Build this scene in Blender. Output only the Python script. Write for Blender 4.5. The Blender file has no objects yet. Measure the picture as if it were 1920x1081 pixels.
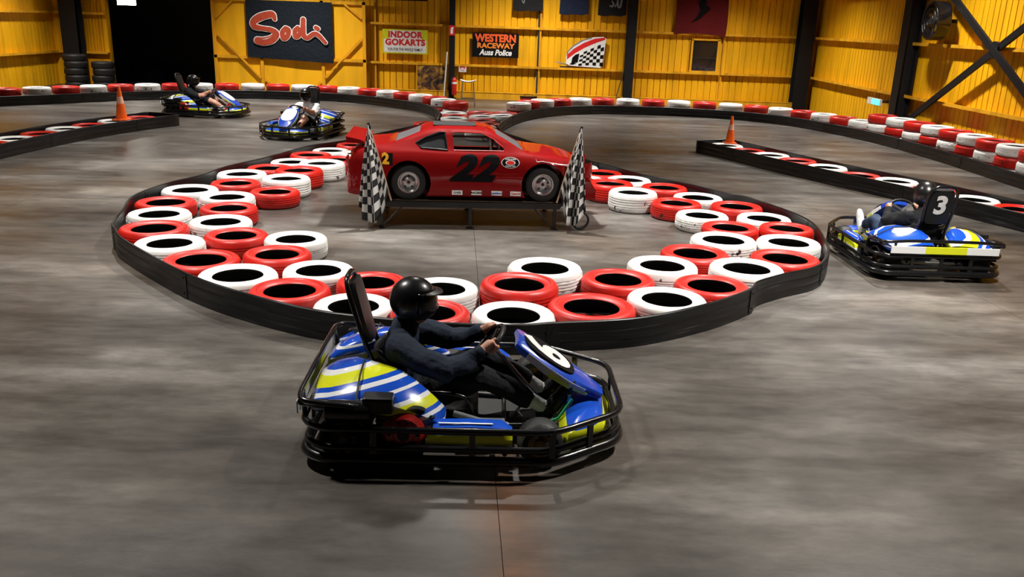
import bpy, bmesh, math, random
import numpy as np
from mathutils import Vector, Matrix
random.seed(7)
SC = bpy.context.scene
COL = SC.collection
R_ = math.radians

# ------------------------------------------------------------------ camera
cam_d = bpy.data.cameras.new('camera'); cam = bpy.data.objects.new('camera', cam_d); COL.objects.link(cam)
cam_d.sensor_width = 36.0; cam_d.lens = 30.06; cam_d.clip_end = 200
cam.matrix_world = Matrix.Translation((0, 0, 2.4)) @ Matrix.Rotation(R_(90 - 17.35), 4, 'X') @ Matrix.Rotation(R_(1.97), 4, 'Z')
SC.camera = cam
# ------------------------------------------------------------------ world, exposure
SC.view_settings.view_transform = 'Standard'; SC.view_settings.look = 'None'
SC.view_settings.gamma = 1.0; SC.view_settings.use_curve_mapping = False
SC.view_settings.exposure = 0.0
wd = bpy.data.worlds.new('world'); SC.world = wd; wd.use_nodes = True
wd.node_tree.nodes['Background'].inputs[0].default_value = (.02, .022, .03, 1)
wd.node_tree.nodes['Background'].inputs[1].default_value = .05
# high bay lamps of the hall: (x, y, watts); the lamps themselves are built further down
LAMPS = [(-3.7, 5.9, 980, 'front left stretch of track'), (3.6, 6.3, 700, 'front right stretch of track'), (-0.5, 10.6, 440, 'red race car'),
         (-5.6, 12.6, 330, 'track beside the left divider'), (5.0, 11.8, 280, 'track beside kart number 3'), (-5.6, 19.0, 170, 'two far karts'),
         (7.0, 17.6, 240, 'tyre stacks at the side wall'), (-6.6, 25.0, 430, 'yellow sliding door'), (0.4, 25.2, 430, 'signs on the back wall'),
         (6.0, 24.4, 500, 'corner by the dark window'), (-12.4, 23.6, 200, 'corner by the black tyre stacks')]
LAMP_Z = 5.6

# ------------------------------------------------------------------ materials
MATS = {}
def new_mat(name):
    m = bpy.data.materials.new(name); m.use_nodes = True; MATS[name] = m
    nt = m.node_tree; return m, nt, nt.nodes['Principled BSDF']
def N(nt, t, **kw):
    n = nt.nodes.new(t)
    for k, v in kw.items():
        if k.startswith('i_'): n.inputs[k[2:]].default_value = v
        else: setattr(n, k, v)
    return n
def L(nt, a, b): nt.links.new(a, b)
def rgba(c): return (c[0], c[1], c[2], 1)
def ramp(nt, stops, interp='LINEAR'):
    n = nt.nodes.new('ShaderNodeValToRGB'); cr = n.color_ramp; cr.interpolation = interp
    while len(cr.elements) < len(stops): cr.elements.new(.5)
    for e, (p, c) in zip(cr.elements, stops): e.position = p; e.color = rgba(c)
    return n
def plain(name, c, rough=.5, metal=0., coat=0., var=.12, scale=14., bump=0., spec=.5):
    m, nt, b = new_mat(name)
    tc = N(nt, 'ShaderNodeTexCoord'); nz = N(nt, 'ShaderNodeTexNoise'); nz.inputs['Scale'].default_value = scale
    nz.inputs['Detail'].default_value = 4
    L(nt, tc.outputs['Object'], nz.inputs['Vector'])
    rp = ramp(nt, [(.3, [v * (1 - var) for v in c]), (.7, [min(1, v * (1 + var)) for v in c])])
    L(nt, nz.outputs['Fac'], rp.inputs['Fac']); L(nt, rp.outputs['Color'], b.inputs['Base Color'])
    b.inputs['Roughness'].default_value = rough; b.inputs['Metallic'].default_value = metal
    b.inputs['Coat Weight'].default_value = coat; b.inputs['Specular IOR Level'].default_value = spec
    if bump:
        bp = N(nt, 'ShaderNodeBump'); bp.inputs['Strength'].default_value = bump; bp.inputs['Distance'].default_value = .02
        L(nt, nz.outputs['Fac'], bp.inputs['Height']); L(nt, bp.outputs['Normal'], b.inputs['Normal'])
    return m
def emit(name, c, s):
    m, nt, b = new_mat(name); b.inputs['Base Color'].default_value = rgba(c)
    b.inputs['Emission Color'].default_value = rgba(c); b.inputs['Emission Strength'].default_value = s
    return m

plain('black_metal', (.007, .007, .008), .25, .2, .3)
plain('black_plastic', (.009, .009, .010), .42, spec=.35)
plain('black_matte', (.010, .010, .011), .75)
plain('rubber', (.006, .006, .006), .6, bump=.15, scale=40)
plain('steel', (.55, .55, .56), .28, 1.)
plain('dark_steel', (.10, .10, .105), .4, .8)
plain('gold_rim', (.30, .20, .09), .35, .8)
plain('white_paint', (.80, .80, .78), .45)
plain('off_white', (.62, .60, .56), .6)
plain('red_paint', (.55, .015, .012), .35)
plain('engine_red', (.42, .016, .014), .32, coat=.3)
plain('orange_cone', (.85, .13, .02), .45)
plain('dark_grey_column', (.008, .008, .009), .6, .0, spec=.2)
plain('kart_blue', (.01, .06, .45), .25, coat=.4)
plain('kart_yellow', (.62, .66, .02), .25, coat=.4)
plain('kart_white', (.72, .74, .74), .25, coat=.4)
plain('green_hose', (.01, .35, .12), .4)
plain('grey_window_surround', (.075, .078, .085), .45)
plain('helmet_black', (.006, .006, .007), .30, coat=.25, var=.02)
plain('visor', (.004, .004, .005), .22)
plain('decal_white', (.78, .78, .76), .4)
plain('decal_black', (.005, .005, .006), .6, spec=.08)
plain('decal_yellow', (.9, .42, .02), .4)
plain('decal_red', (.62, .02, .02), .4)
plain('decal_grey', (.20, .22, .24), .4)
plain('ceiling_dark', (.02, .02, .022), .8)
plain('annex_dark', (.006, .007, .009), .7)
plain('plywood', (.10, .07, .045), .6)
plain('wood_pole', (.45, .33, .22), .5)

def cloth(name, c, rough=.85):
    m, nt, b = new_mat(name)
    tc = N(nt, 'ShaderNodeTexCoord'); nz = N(nt, 'ShaderNodeTexNoise'); nz.inputs['Scale'].default_value = 9
    nz.inputs['Detail'].default_value = 3; L(nt, tc.outputs['Object'], nz.inputs['Vector'])
    b.inputs['Base Color'].default_value = rgba(c); b.inputs['Roughness'].default_value = rough
    b.inputs['Specular IOR Level'].default_value = .25
    bp = N(nt, 'ShaderNodeBump'); bp.inputs['Strength'].default_value = .8; bp.inputs['Distance'].default_value = .03
    L(nt, nz.outputs['Fac'], bp.inputs['Height']); L(nt, bp.outputs['Normal'], b.inputs['Normal'])
    return m
cloth('navy_cloth', (.013, .020, .036)); cloth('black_cloth', (.008, .009, .011)); cloth('jeans', (.035, .055, .10))
cloth('white_cloth', (.72, .74, .76)); cloth('sock_white', (.7, .7, .68)); cloth('grey_shoe', (.55, .55, .56)); cloth('black_shoe', (.01, .01, .01), .4)
cloth('shirt_black', (.010, .010, .011)); cloth('shirt_navy', (.008, .013, .035)); cloth('flag_red', (.10, .004, .005)); cloth('banner_navy', (.004, .008, .014), .8)
m = plain('skin', (.50, .25, .16), .5, var=.08)
m.node_tree.nodes['Principled BSDF'].inputs['Subsurface Weight'].default_value = .08

def tyre_paint(name, c, chip):
    m, nt, b = new_mat(name)
    tc = N(nt, 'ShaderNodeTexCoord'); oi = N(nt, 'ShaderNodeObjectInfo')
    sc = N(nt, 'ShaderNodeVectorMath', operation='SCALE'); sc.inputs['Scale'].default_value = 37.
    cb = N(nt, 'ShaderNodeCombineXYZ')
    for k in range(3): L(nt, oi.outputs['Random'], cb.inputs[k])
    L(nt, cb.outputs[0], sc.inputs[0])
    ad = N(nt, 'ShaderNodeVectorMath', operation='ADD'); L(nt, tc.outputs['Object'], ad.inputs[0]); L(nt, sc.outputs[0], ad.inputs[1])
    n1 = N(nt, 'ShaderNodeTexNoise'); n1.inputs['Scale'].default_value = 11; n1.inputs['Detail'].default_value = 6; n1.inputs['Roughness'].default_value = .62
    n2 = N(nt, 'ShaderNodeTexNoise'); n2.inputs['Scale'].default_value = 3.5; n2.inputs['Detail'].default_value = 4
    L(nt, ad.outputs[0], n1.inputs['Vector']); L(nt, ad.outputs[0], n2.inputs['Vector'])
    tint = ramp(nt, [(.3, [v * .78 for v in c]), (.65, c)]); L(nt, n2.outputs['Fac'], tint.inputs['Fac'])
    sp = N(nt, 'ShaderNodeSeparateXYZ'); L(nt, tc.outputs['Object'], sp.inputs[0])
    # the tread (side of the lying tyre) is rubbed more than the sidewall facing up
    mr = N(nt, 'ShaderNodeMapRange'); mr.inputs['From Min'].default_value = .10; mr.inputs['From Max'].default_value = .18
    mr.inputs['To Min'].default_value = .07; mr.inputs['To Max'].default_value = -.02
    L(nt, sp.outputs['Z'], mr.inputs['Value'])
    su = N(nt, 'ShaderNodeMath', operation='ADD'); L(nt, n1.outputs['Fac'], su.inputs[0]); L(nt, mr.outputs[0], su.inputs[1])
    ch = ramp(nt, [(chip, (0, 0, 0)), (chip + .02, (1, 1, 1))]); L(nt, su.outputs[0], ch.inputs['Fac'])
    mx = N(nt, 'ShaderNodeMix', data_type='RGBA'); L(nt, ch.outputs['Color'], mx.inputs['Factor'])
    L(nt, tint.outputs['Color'], mx.inputs['A']); mx.inputs['B'].default_value = (.02, .018, .017, 1)
    L(nt, mx.outputs['Result'], b.inputs['Base Color']); b.inputs['Roughness'].default_value = .42
    bp = N(nt, 'ShaderNodeBump'); bp.inputs['Strength'].default_value = .25; bp.inputs['Distance'].default_value = .01
    L(nt, n1.outputs['Fac'], bp.inputs['Height']); L(nt, bp.outputs['Normal'], b.inputs['Normal'])
tyre_paint('tyre_red', (.54, .012, .006), .69); tyre_paint('tyre_white', (.80, .80, .78), .675)

def floor_mat():
    m, nt, b = new_mat('concrete')
    ge = N(nt, 'ShaderNodeNewGeometry'); oi = N(nt, 'ShaderNodeObjectInfo')
    mp = N(nt, 'ShaderNodeMapping'); mp.inputs['Scale'].default_value = (.5, 1.3, 1); L(nt, ge.outputs['Position'], mp.inputs['Vector'])
    n1 = N(nt, 'ShaderNodeTexNoise'); n1.inputs['Scale'].default_value = .55; n1.inputs['Detail'].default_value = 7; n1.inputs['Roughness'].default_value = .62
    n2 = N(nt, 'ShaderNodeTexNoise'); n2.inputs['Scale'].default_value = 3.2; n2.inputs['Detail'].default_value = 8; n2.inputs['Roughness'].default_value = .7
    n3 = N(nt, 'ShaderNodeTexNoise'); n3.inputs['Scale'].default_value = .30; n3.inputs['Detail'].default_value = 3
    L(nt, mp.outputs[0], n1.inputs['Vector']); L(nt, mp.outputs[0], n2.inputs['Vector']); L(nt, ge.outputs['Position'], n3.inputs['Vector'])
    c1 = ramp(nt, [(.30, (.030, .025, .021)), (.52, (.088, .080, .071)), (.72, (.205, .194, .182))]); L(nt, n1.outputs['Fac'], c1.inputs['Fac'])
    c2 = ramp(nt, [(.35, (.50, .49, .48)), (.65, (1.2, 1.2, 1.2))]); L(nt, n2.outputs['Fac'], c2.inputs['Fac'])
    mu = N(nt, 'ShaderNodeMix', data_type='RGBA', blend_type='MULTIPLY'); mu.inputs['Factor'].default_value = 1
    L(nt, c1.outputs['Color'], mu.inputs['A']); L(nt, c2.outputs['Color'], mu.inputs['B'])
    # rust-brown dust drifting over the slabs
    c3 = ramp(nt, [(.50, (0, 0, 0)), (.72, (.55, .55, .55))]); L(nt, n3.outputs['Fac'], c3.inputs['Fac'])
    m3 = N(nt, 'ShaderNodeMix', data_type='RGBA', blend_type='MULTIPLY'); L(nt, c3.outputs['Color'], m3.inputs['Factor'])
    L(nt, mu.outputs['Result'], m3.inputs['A']); m3.inputs['B'].default_value = (1.12, .84, .58, 1)
    # rust stain running along the slab joint at the near end of the floor
    sx = N(nt, 'ShaderNodeSeparateXYZ'); rot = N(nt, 'ShaderNodeMapping'); rot.vector_type = 'POINT'; rot.inputs['Rotation'].default_value = (0, 0, R_(-4.2))
    L(nt, ge.outputs['Position'], rot.inputs['Vector']); L(nt, rot.outputs[0], sx.inputs[0])
    dx = N(nt, 'ShaderNodeMath', operation='SUBTRACT'); L(nt, sx.outputs['X'], dx.inputs[0]); dx.inputs[1].default_value = .42
    wob = N(nt, 'ShaderNodeMath', operation='MULTIPLY_ADD'); L(nt, n2.outputs['Fac'], wob.inputs[0]); wob.inputs[1].default_value = .25; L(nt, dx.outputs[0], wob.inputs[2])
    ab = N(nt, 'ShaderNodeMath', operation='ABSOLUTE'); L(nt, wob.outputs[0], ab.inputs[0])
    m4 = N(nt, 'ShaderNodeMapRange'); m4.inputs['From Min'].default_value = .03; m4.inputs['From Max'].default_value = .26; m4.inputs['To Min'].default_value = .9; m4.inputs['To Max'].default_value = 0; L(nt, ab.outputs[0], m4.inputs['Value'])
    m5 = N(nt, 'ShaderNodeMapRange'); m5.inputs['From Min'].default_value = 3.9; m5.inputs['From Max'].default_value = 4.8; m5.inputs['To Min'].default_value = 1; m5.inputs['To Max'].default_value = 0; L(nt, sx.outputs['Y'], m5.inputs['Value'])
    m6 = N(nt, 'ShaderNodeMath', operation='MULTIPLY'); L(nt, m4.outputs[0], m6.inputs[0]); L(nt, m5.outputs[0], m6.inputs[1])
    m7 = N(nt, 'ShaderNodeMix', data_type='RGBA', blend_type='MULTIPLY'); L(nt, m6.outputs[0], m7.inputs['Factor']); L(nt, m3.outputs['Result'], m7.inputs['A']); m7.inputs['B'].default_value = (1.5, .74, .36, 1)
    L(nt, m7.outputs['Result'], b.inputs['Base Color'])
    rr = ramp(nt, [(.3, (.30, .30, .30)), (.7, (.48, .48, .48))]); L(nt, n1.outputs['Fac'], rr.inputs['Fac']); L(nt, rr.outputs['Color'], b.inputs['Roughness'])
    b.inputs['Specular IOR Level'].default_value = .55
    bp = N(nt, 'ShaderNodeBump'); bp.inputs['Strength'].default_value = .12; bp.inputs['Distance'].default_value = .02
    L(nt, n2.outputs['Fac'], bp.inputs['Height']); L(nt, bp.outputs['Normal'], b.inputs['Normal'])
floor_mat()

def wall_paint(name, c, dirt=.5):
    m, nt, b = new_mat(name)
    ge = N(nt, 'ShaderNodeNewGeometry'); mp = N(nt, 'ShaderNodeMapping'); mp.inputs['Scale'].default_value = (2.4, 2.4, .35)
    L(nt, ge.outputs['Position'], mp.inputs['Vector'])
    n1 = N(nt, 'ShaderNodeTexNoise'); n1.inputs['Scale'].default_value = 1.5; n1.inputs['Detail'].default_value = 6; L(nt, mp.outputs[0], n1.inputs['Vector'])
    c1 = ramp(nt, [(.28, [v * dirt for v in c]), (.55, c)]); L(nt, n1.outputs['Fac'], c1.inputs['Fac'])
    L(nt, c1.outputs['Color'], b.inputs['Base Color']); b.inputs['Roughness'].default_value = .6; b.inputs['Specular IOR Level'].default_value = .25
wall_paint('yellow_wall', (.84, .43, .004), .74); wall_paint('yellow_girt', (.74, .36, .012), .55); wall_paint('yellow_door', (.84, .43, .008), .8)

def barrier_mat():
    m, nt, b = new_mat('barrier_plastic')
    ge = N(nt, 'ShaderNodeNewGeometry'); mp = N(nt, 'ShaderNodeMapping'); mp.inputs['Scale'].default_value = (1.2, 1.2, 26)
    L(nt, ge.outputs['Position'], mp.inputs['Vector'])
    n1 = N(nt, 'ShaderNodeTexNoise'); n1.inputs['Scale'].default_value = 1.6; n1.inputs['Detail'].default_value = 5; L(nt, mp.outputs[0], n1.inputs['Vector'])
    c1 = ramp(nt, [(.45, (.003, .003, .0035)), (.64, (.006, .006, .007)), (.74, (.03, .03, .032))]); L(nt, n1.outputs['Fac'], c1.inputs['Fac'])
    L(nt, c1.outputs['Color'], b.inputs['Base Color'])
    rr = ramp(nt, [(.4, (.28, .28, .28)), (.7, (.55, .55, .55))]); L(nt, n1.outputs['Fac'], rr.inputs['Fac']); L(nt, rr.outputs['Color'], b.inputs['Roughness'])
barrier_mat()

def livery(name, seed, rot, scale, stops):
    """glossy printed kart bodywork: swooping bands of blue, white and yellow"""
    m, nt, b = new_mat(name)
    tc = N(nt, 'ShaderNodeTexCoord'); mp = N(nt, 'ShaderNodeMapping'); mp.inputs['Rotation'].default_value = rot; mp.inputs['Location'].default_value = (seed, seed * .7, seed * .3)
    L(nt, tc.outputs['Object'], mp.inputs['Vector'])
    wv = N(nt, 'ShaderNodeTexWave', wave_type='BANDS', bands_direction='Z', wave_profile='SAW'); wv.inputs['Scale'].default_value = scale
    wv.inputs['Distortion'].default_value = 2.2; wv.inputs['Detail'].default_value = 1; wv.inputs['Detail Scale'].default_value = .55
    L(nt, mp.outputs[0], wv.inputs['Vector'])
    rp = ramp(nt, stops, 'CONSTANT'); L(nt, wv.outputs['Fac'], rp.inputs['Fac'])
    L(nt, rp.outputs['Color'], b.inputs['Base Color']); b.inputs['Roughness'].default_value = .22; b.inputs['Coat Weight'].default_value = .5
BL, WH, YE, DK = (.008, .07, .50), (.74, .76, .76), (.66, .70, .015), (.01, .012, .02)
livery('livery_pod', .37, (R_(10), R_(14), 0), 1.5, [(0, YE), (.14, WH), (.24, BL), (.45, WH), (.52, BL), (.70, WH), (.80, BL), (.9, YE)])
def zstripe(name, axis, stops, lo, hi):
    m, nt, b = new_mat(name)
    tc = N(nt, 'ShaderNodeTexCoord'); sp = N(nt, 'ShaderNodeSeparateXYZ'); L(nt, tc.outputs['Object'], sp.inputs[0])
    mr = N(nt, 'ShaderNodeMapRange'); mr.inputs['From Min'].default_value = lo; mr.inputs['From Max'].default_value = hi; L(nt, sp.outputs[axis], mr.inputs['Value'])
    rp = ramp(nt, stops, 'CONSTANT'); L(nt, mr.outputs[0], rp.inputs['Fac']); L(nt, rp.outputs['Color'], b.inputs['Base Color'])
    b.inputs['Roughness'].default_value = .25; b.inputs['Coat Weight'].default_value = .4
zstripe('livery_side', 'Z', [(0, WH), (.36, YE), (.66, BL)], .10, .28)
zstripe('livery_nose', 'Z', [(0, WH), (.2, YE), (.70, BL), (.93, WH)], .07, .225)
zstripe('livery_rear', 'Y', [(0, WH), (.3, YE), (.68, WH)], -.55, .55)
zstripe('cone_paint', 'Z', [(0, (.85, .12, .015)), (.50, (.80, .42, .30)), (.70, (.85, .12, .015))], 0, .72)

def car_paint():
    m, nt, b = new_mat('car_red')
    b.inputs['Base Color'].default_value = (.19, .0012, .0018, 1); b.inputs['Roughness'].default_value = .55; b.inputs['Specular IOR Level'].default_value = .08
    b.inputs['Coat Weight'].default_value = .45; b.inputs['Coat Roughness'].default_value = .03
car_paint()
m = plain('car_glass', (.030, .032, .036), .08, coat=1., var=.05)
m = plain('window_glass_dark', (.008, .009, .012), .1, coat=1., var=.05)

def checker(name, n1, n2):
    m, nt, b = new_mat(name)
    uv = N(nt, 'ShaderNodeTexCoord'); mp = N(nt, 'ShaderNodeMapping'); mp.inputs['Scale'].default_value = (n1, n2, 1); L(nt, uv.outputs['UV'], mp.inputs['Vector'])
    ck = N(nt, 'ShaderNodeTexChecker'); ck.inputs['Scale'].default_value = 1; ck.inputs['Color1'].default_value = (.62, .62, .60, 1); ck.inputs['Color2'].default_value = (.010, .010, .011, 1)
    L(nt, mp.outputs[0], ck.inputs['Vector']); L(nt, ck.outputs['Color'], b.inputs['Base Color']); b.inputs['Roughness'].default_value = .8
checker('flag_checker', 9, 15)
def mural():
    m, nt, b = new_mat('faded_mural')
    tc = N(nt, 'ShaderNodeTexCoord'); n1 = N(nt, 'ShaderNodeTexNoise'); n1.inputs['Scale'].default_value = 4.2; n1.inputs['Detail'].default_value = 7; n1.inputs['Distortion'].default_value = 1.2
    L(nt, tc.outputs['Object'], n1.inputs['Vector'])
    rp = ramp(nt, [(.36, (.010, .008, .007)), (.46, (.07, .022, .010)), (.54, (.20, .10, .015)), (.66, (.45, .24, .03))]); L(nt, n1.outputs['Fac'], rp.inputs['Fac'])
    L(nt, rp.outputs['Color'], b.inputs['Base Color']); b.inputs['Roughness'].default_value = .6
mural()
emit('lamp_glow', (1., .93, .82), 30.); emit('exit_green', (.10, .75, .55), 1.6)

# ------------------------------------------------------------------ mesh helpers
class MB:
    """collects shapes; build() links them as one mesh object"""
    def __init__(s): s.v = []; s.f = []; s.m = []
    def add(s, vs, fs, mi=0):
        o = len(s.v); s.v += [tuple(v) for v in vs]; s.f += [tuple(i + o for i in f) for f in fs]; s.m += [mi] * len(fs); return s
    def box(s, c, d, mi=0, rot=None):
        hx, hy, hz = d[0] / 2, d[1] / 2, d[2] / 2
        vs = [Vector((x, y, z)) for x in (-hx, hx) for y in (-hy, hy) for z in (-hz, hz)]
        if rot is not None: vs = [rot @ v for v in vs]
        vs = [v + Vector(c) for v in vs]
        return s.add(vs, [(0, 1, 3, 2), (4, 6, 7, 5), (0, 4, 5, 1), (2, 3, 7, 6), (0, 2, 6, 4), (1, 5, 7, 3)], mi)
    def bar(s, a, b, w, h, mi=0, up=(0, 0, 1)):
        a = Vector(a); b = Vector(b); t = (b - a).normalized(); u = Vector(up)
        sd = t.cross(u)
        if sd.length < 1e-4: sd = t.cross(Vector((1, 0, 0)))
        sd.normalize(); up2 = sd.cross(t)
        vs = [p + sd * (w / 2) * i + up2 * (h / 2) * j for p in (a, b) for i, j in ((-1, -1), (1, -1), (1, 1), (-1, 1))]
        return s.add(vs, [(0, 3, 2, 1), (4, 5, 6, 7), (0, 1, 5, 4), (1, 2, 6, 5), (2, 3, 7, 6), (3, 0, 4, 7)], mi)
    def tube(s, pts, r, n=8, closed=False, mi=0):
        P = [Vector(p) for p in pts]; K = len(P); rr = r if isinstance(r, (list, tuple)) else [r] * K
        prev = None; rings = []
        for i in range(K):
            a = P[i - 1] if (closed or i > 0) else P[i]; b = P[(i + 1) % K] if (closed or i < K - 1) else P[i]
            t = (b - a).normalized()
            if prev is None:
                ref = Vector((0, 0, 1)) if abs(t.z) < .9 else Vector((1, 0, 0)); u = t.cross(ref).normalized()
            else: u = (prev - t * prev.dot(t)).normalized()
            prev = u; w = t.cross(u)
            rings.append([P[i] + (u * math.cos(2 * math.pi * k / n) + w * math.sin(2 * math.pi * k / n)) * rr[i] for k in range(n)])
        return s.loft(rings, closed, not closed, mi)
    def loft(s, rings, closed=False, caps=True, mi=0):
        n = len(rings[0]); vs = [v for r in rings for v in r]; fs = []; K = len(rings)
        for i in range(K if closed else K - 1):
            j = (i + 1) % K
            for k in range(n): fs.append((i * n + k, i * n + (k + 1) % n, j * n + (k + 1) % n, j * n + k))
        if caps and not closed: fs += [tuple(range(n - 1, -1, -1)), tuple((K - 1) * n + k for k in range(n))]
        return s.add(vs, fs, mi)
    def lathe(s, prof, n=32, closed=False, mi=None, ax='Z', c=(0, 0, 0)):
        """prof: [(radius, height[, material])]"""
        vs = []; fs = []; K = len(prof); mm = []
        for p in prof:
            for k in range(n):
                a = 2 * math.pi * k / n; x, y, z = p[0] * math.cos(a), p[0] * math.sin(a), p[1]
                v = (x, y, z) if ax == 'Z' else ((x, z, y) if ax == 'Y' else (z, x, y))
                vs.append((v[0] + c[0], v[1] + c[1], v[2] + c[2]))
        for i in range(K if closed else K - 1):
            j = (i + 1) % K
            for k in range(n):
                fs.append((i * n + k, i * n + (k + 1) % n, j * n + (k + 1) % n, j * n + k)); mm.append(prof[i][2] if len(prof[i]) > 2 else (mi or 0))
        o = len(s.v); s.v += vs; s.f += [tuple(q + o for q in f) for f in fs]; s.m += mm
        return s
    def prism(s, poly, t0, t1, fr=None, mi=0):
        """poly in (u, v), extruded from t0 to t1 along w; fr(u, v, w) -> point"""
        fr = fr or (lambda u, v, w: (u, w, v)); n = len(poly)
        vs = [fr(u, v, t0) for u, v in poly] + [fr(u, v, t1) for u, v in poly]
        fs = [tuple(range(n)), tuple(range(2 * n - 1, n - 1, -1))] + [(i, i + n, (i + 1) % n + n, (i + 1) % n) for i in range(n)]
        return s.add(vs, fs, mi)
    def mesh(s, name, mats, smooth=None):
        me = bpy.data.meshes.new(name); me.from_pydata([tuple(v) for v in s.v], [], s.f)
        for mt in ([mats] if isinstance(mats, str) else mats): me.materials.append(MATS[mt])
        me.polygons.foreach_set('material_index', s.m)
        bm = bmesh.new(); bm.from_mesh(me); bmesh.ops.recalc_face_normals(bm, faces=bm.faces); bm.to_mesh(me); bm.free()
        if smooth is not None: smooth_by_angle(me, smooth)
        return me
    def build(s, name, mats, parent=None, smooth=None, bevel=0.):
        me = s.mesh(name, mats, smooth)
        if bevel:
            bm = bmesh.new(); bm.from_mesh(me)
            bmesh.ops.bevel(bm, geom=[e for e in bm.edges if len(e.link_faces) == 2 and e.calc_face_angle(0) > .6], offset=bevel, segments=2, affect='EDGES', profile=.6)
            bm.to_mesh(me); bm.free()
            if smooth is not None: smooth_by_angle(me, smooth)
        return link(name, me, parent)
def smooth_by_angle(me, deg):
    me.polygons.foreach_set('use_smooth', [True] * len(me.polygons))
    try: me.set_sharp_from_angle(angle=R_(deg))
    except Exception: pass
    me.update()
def link(name, data, parent=None):
    o = bpy.data.objects.new(name, data); COL.objects.link(o)
    if parent is not None: o.parent = parent
    return o
def empty(name, loc=(0, 0, 0), rz=0.): 
    o = link(name, None); o.location = loc; o.rotation_euler = (0, 0, rz); o.empty_display_size = .1; return o
def tag(o, label, cat, group=None, kind=None):
    o['label'] = label; o['category'] = cat
    if group: o['group'] = group
    if kind: o['kind'] = kind
    return o
def struct(o, label=None):
    o['kind'] = 'structure'
    if label: o['label'] = label
    return o
def copy_tree(o, parent=None, rename=None):
    c = o.copy(); COL.objects.link(c); c.parent = parent
    for ch in list(o.children): copy_tree(ch, c)
    return c
def evaluated_mesh(o, name):
    dg = bpy.context.evaluated_depsgraph_get(); dg.update()
    me = bpy.data.meshes.new_from_object(o.evaluated_get(dg)); me.name = name; return me
def text_mesh(body, size, extrude=.002, offset=0., shear=0., sx=1., align='CENTER', space=1.):
    cu = bpy.data.curves.new('lettering', 'FONT'); cu.body = body; cu.size = size; cu.extrude = extrude; cu.offset = offset; cu.shear = shear
    cu.align_x = align; cu.align_y = 'CENTER'; cu.space_character = space; cu.resolution_u = 4
    o = bpy.data.objects.new('lettering', cu); COL.objects.link(o)
    me = evaluated_mesh(o, 'lettering'); bpy.data.objects.remove(o); bpy.data.curves.remove(cu)
    if sx != 1.: me.transform(Matrix.Diagonal((sx, 1, 1, 1)))
    return me
def lettering(name, body, mat, parent, frame, size, **kw):
    """frame: 4x4 whose x/y axes span the reading plane"""
    me = text_mesh(body, size, **kw); me.transform(frame); me.materials.clear(); me.materials.append(MATS[mat])
    return link(name, me, parent)
def frame(o, x, y):
    x = Vector(x).normalized(); y = Vector(y).normalized(); z = x.cross(y)
    M = Matrix((x, y, z)).transposed().to_4x4(); M.translation = Vector(o); return M
def spline(P, n=8, closed=False):
    P = [Vector(p) for p in P]; out = []; K = len(P)
    for i in range(K if closed else K - 1):
        p0 = P[i - 1] if (closed or i > 0) else P[0] * 2 - P[1]; p1 = P[i]; p2 = P[(i + 1) % K]
        p3 = P[(i + 2) % K] if (closed or i < K - 2) else P[-1] * 2 - P[-2]
        for k in range(n):
            t = k / n
            out.append(.5 * ((2 * p1) + (p2 - p0) * t + (2 * p0 - 5 * p1 + 4 * p2 - p3) * t * t + (3 * p1 - p0 - 3 * p2 + p3) * t ** 3))
    if not closed: out.append(P[-1])
    return out
def interp(x, tab):
    return float(np.interp(x, [t[0] for t in tab], [t[1] for t in tab]))
def smooth_interp(x, tab):
    """monotone-ish cubic through the table"""
    xs = [t[0] for t in tab]; ys = [t[1] for t in tab]
    if x <= xs[0]: return ys[0]
    if x >= xs[-1]: return ys[-1]
    i = max(k for k in range(len(xs) - 1) if xs[k] <= x); h = xs[i + 1] - xs[i]; t = (x - xs[i]) / h
    def sl(k):
        if k == 0 or k == len(xs) - 1: return 0 if k else (ys[1] - ys[0]) / (xs[1] - xs[0])
        a = (ys[k] - ys[k - 1]) / (xs[k] - xs[k - 1]); b = (ys[k + 1] - ys[k]) / (xs[k + 1] - xs[k])
        return 0 if a * b <= 0 else 2 * a * b / (a + b)
    a, b = sl(i) * h, sl(i + 1) * h
    return (2 * t ** 3 - 3 * t * t + 1) * ys[i] + (t ** 3 - 2 * t * t + t) * a + (3 * t * t - 2 * t ** 3) * ys[i + 1] + (t ** 3 - t * t) * b

# ================================================================== THE HALL
YB, XL, XR, YF, ZC = 28.0, -14.7, 9.2, -7.0, 7.0
# floor: dark sub-base with cast concrete slabs lying on it, open joints between them
fl = struct(MB().box(((XL + XR) / 2, (YB + YF) / 2, -.14), (XR - XL + .6, YB - YF + .6, .2)).build('floor', 'black_matte'), 'grey concrete slab floor')
SR = Matrix.Rotation(R_(4.2), 3, 'Z')
xs = [-17.6, -11.2, -5.5, .25, 5.1, 11.4]; ys = [-9.0, -2.8, 2.25, 7.42, 12.6, 17.8, 23.0, 29.2]
for i in range(len(xs) - 1):
    for j in range(len(ys) - 1):
        g = .0035
        MB().box(SR @ Vector(((xs[i] + xs[i + 1]) / 2, (ys[j] + ys[j + 1]) / 2, -.02)), (xs[i + 1] - xs[i] - g, ys[j + 1] - ys[j] - g, .04), rot=SR).build('concrete_slab', 'concrete', fl)
struct(MB().box(((XL + XR) / 2, (YB + YF) / 2, ZC + .1), (XR - XL + .6, YB - YF + .6, .2)).build('ceiling', 'ceiling_dark'), 'dark hall ceiling')

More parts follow.
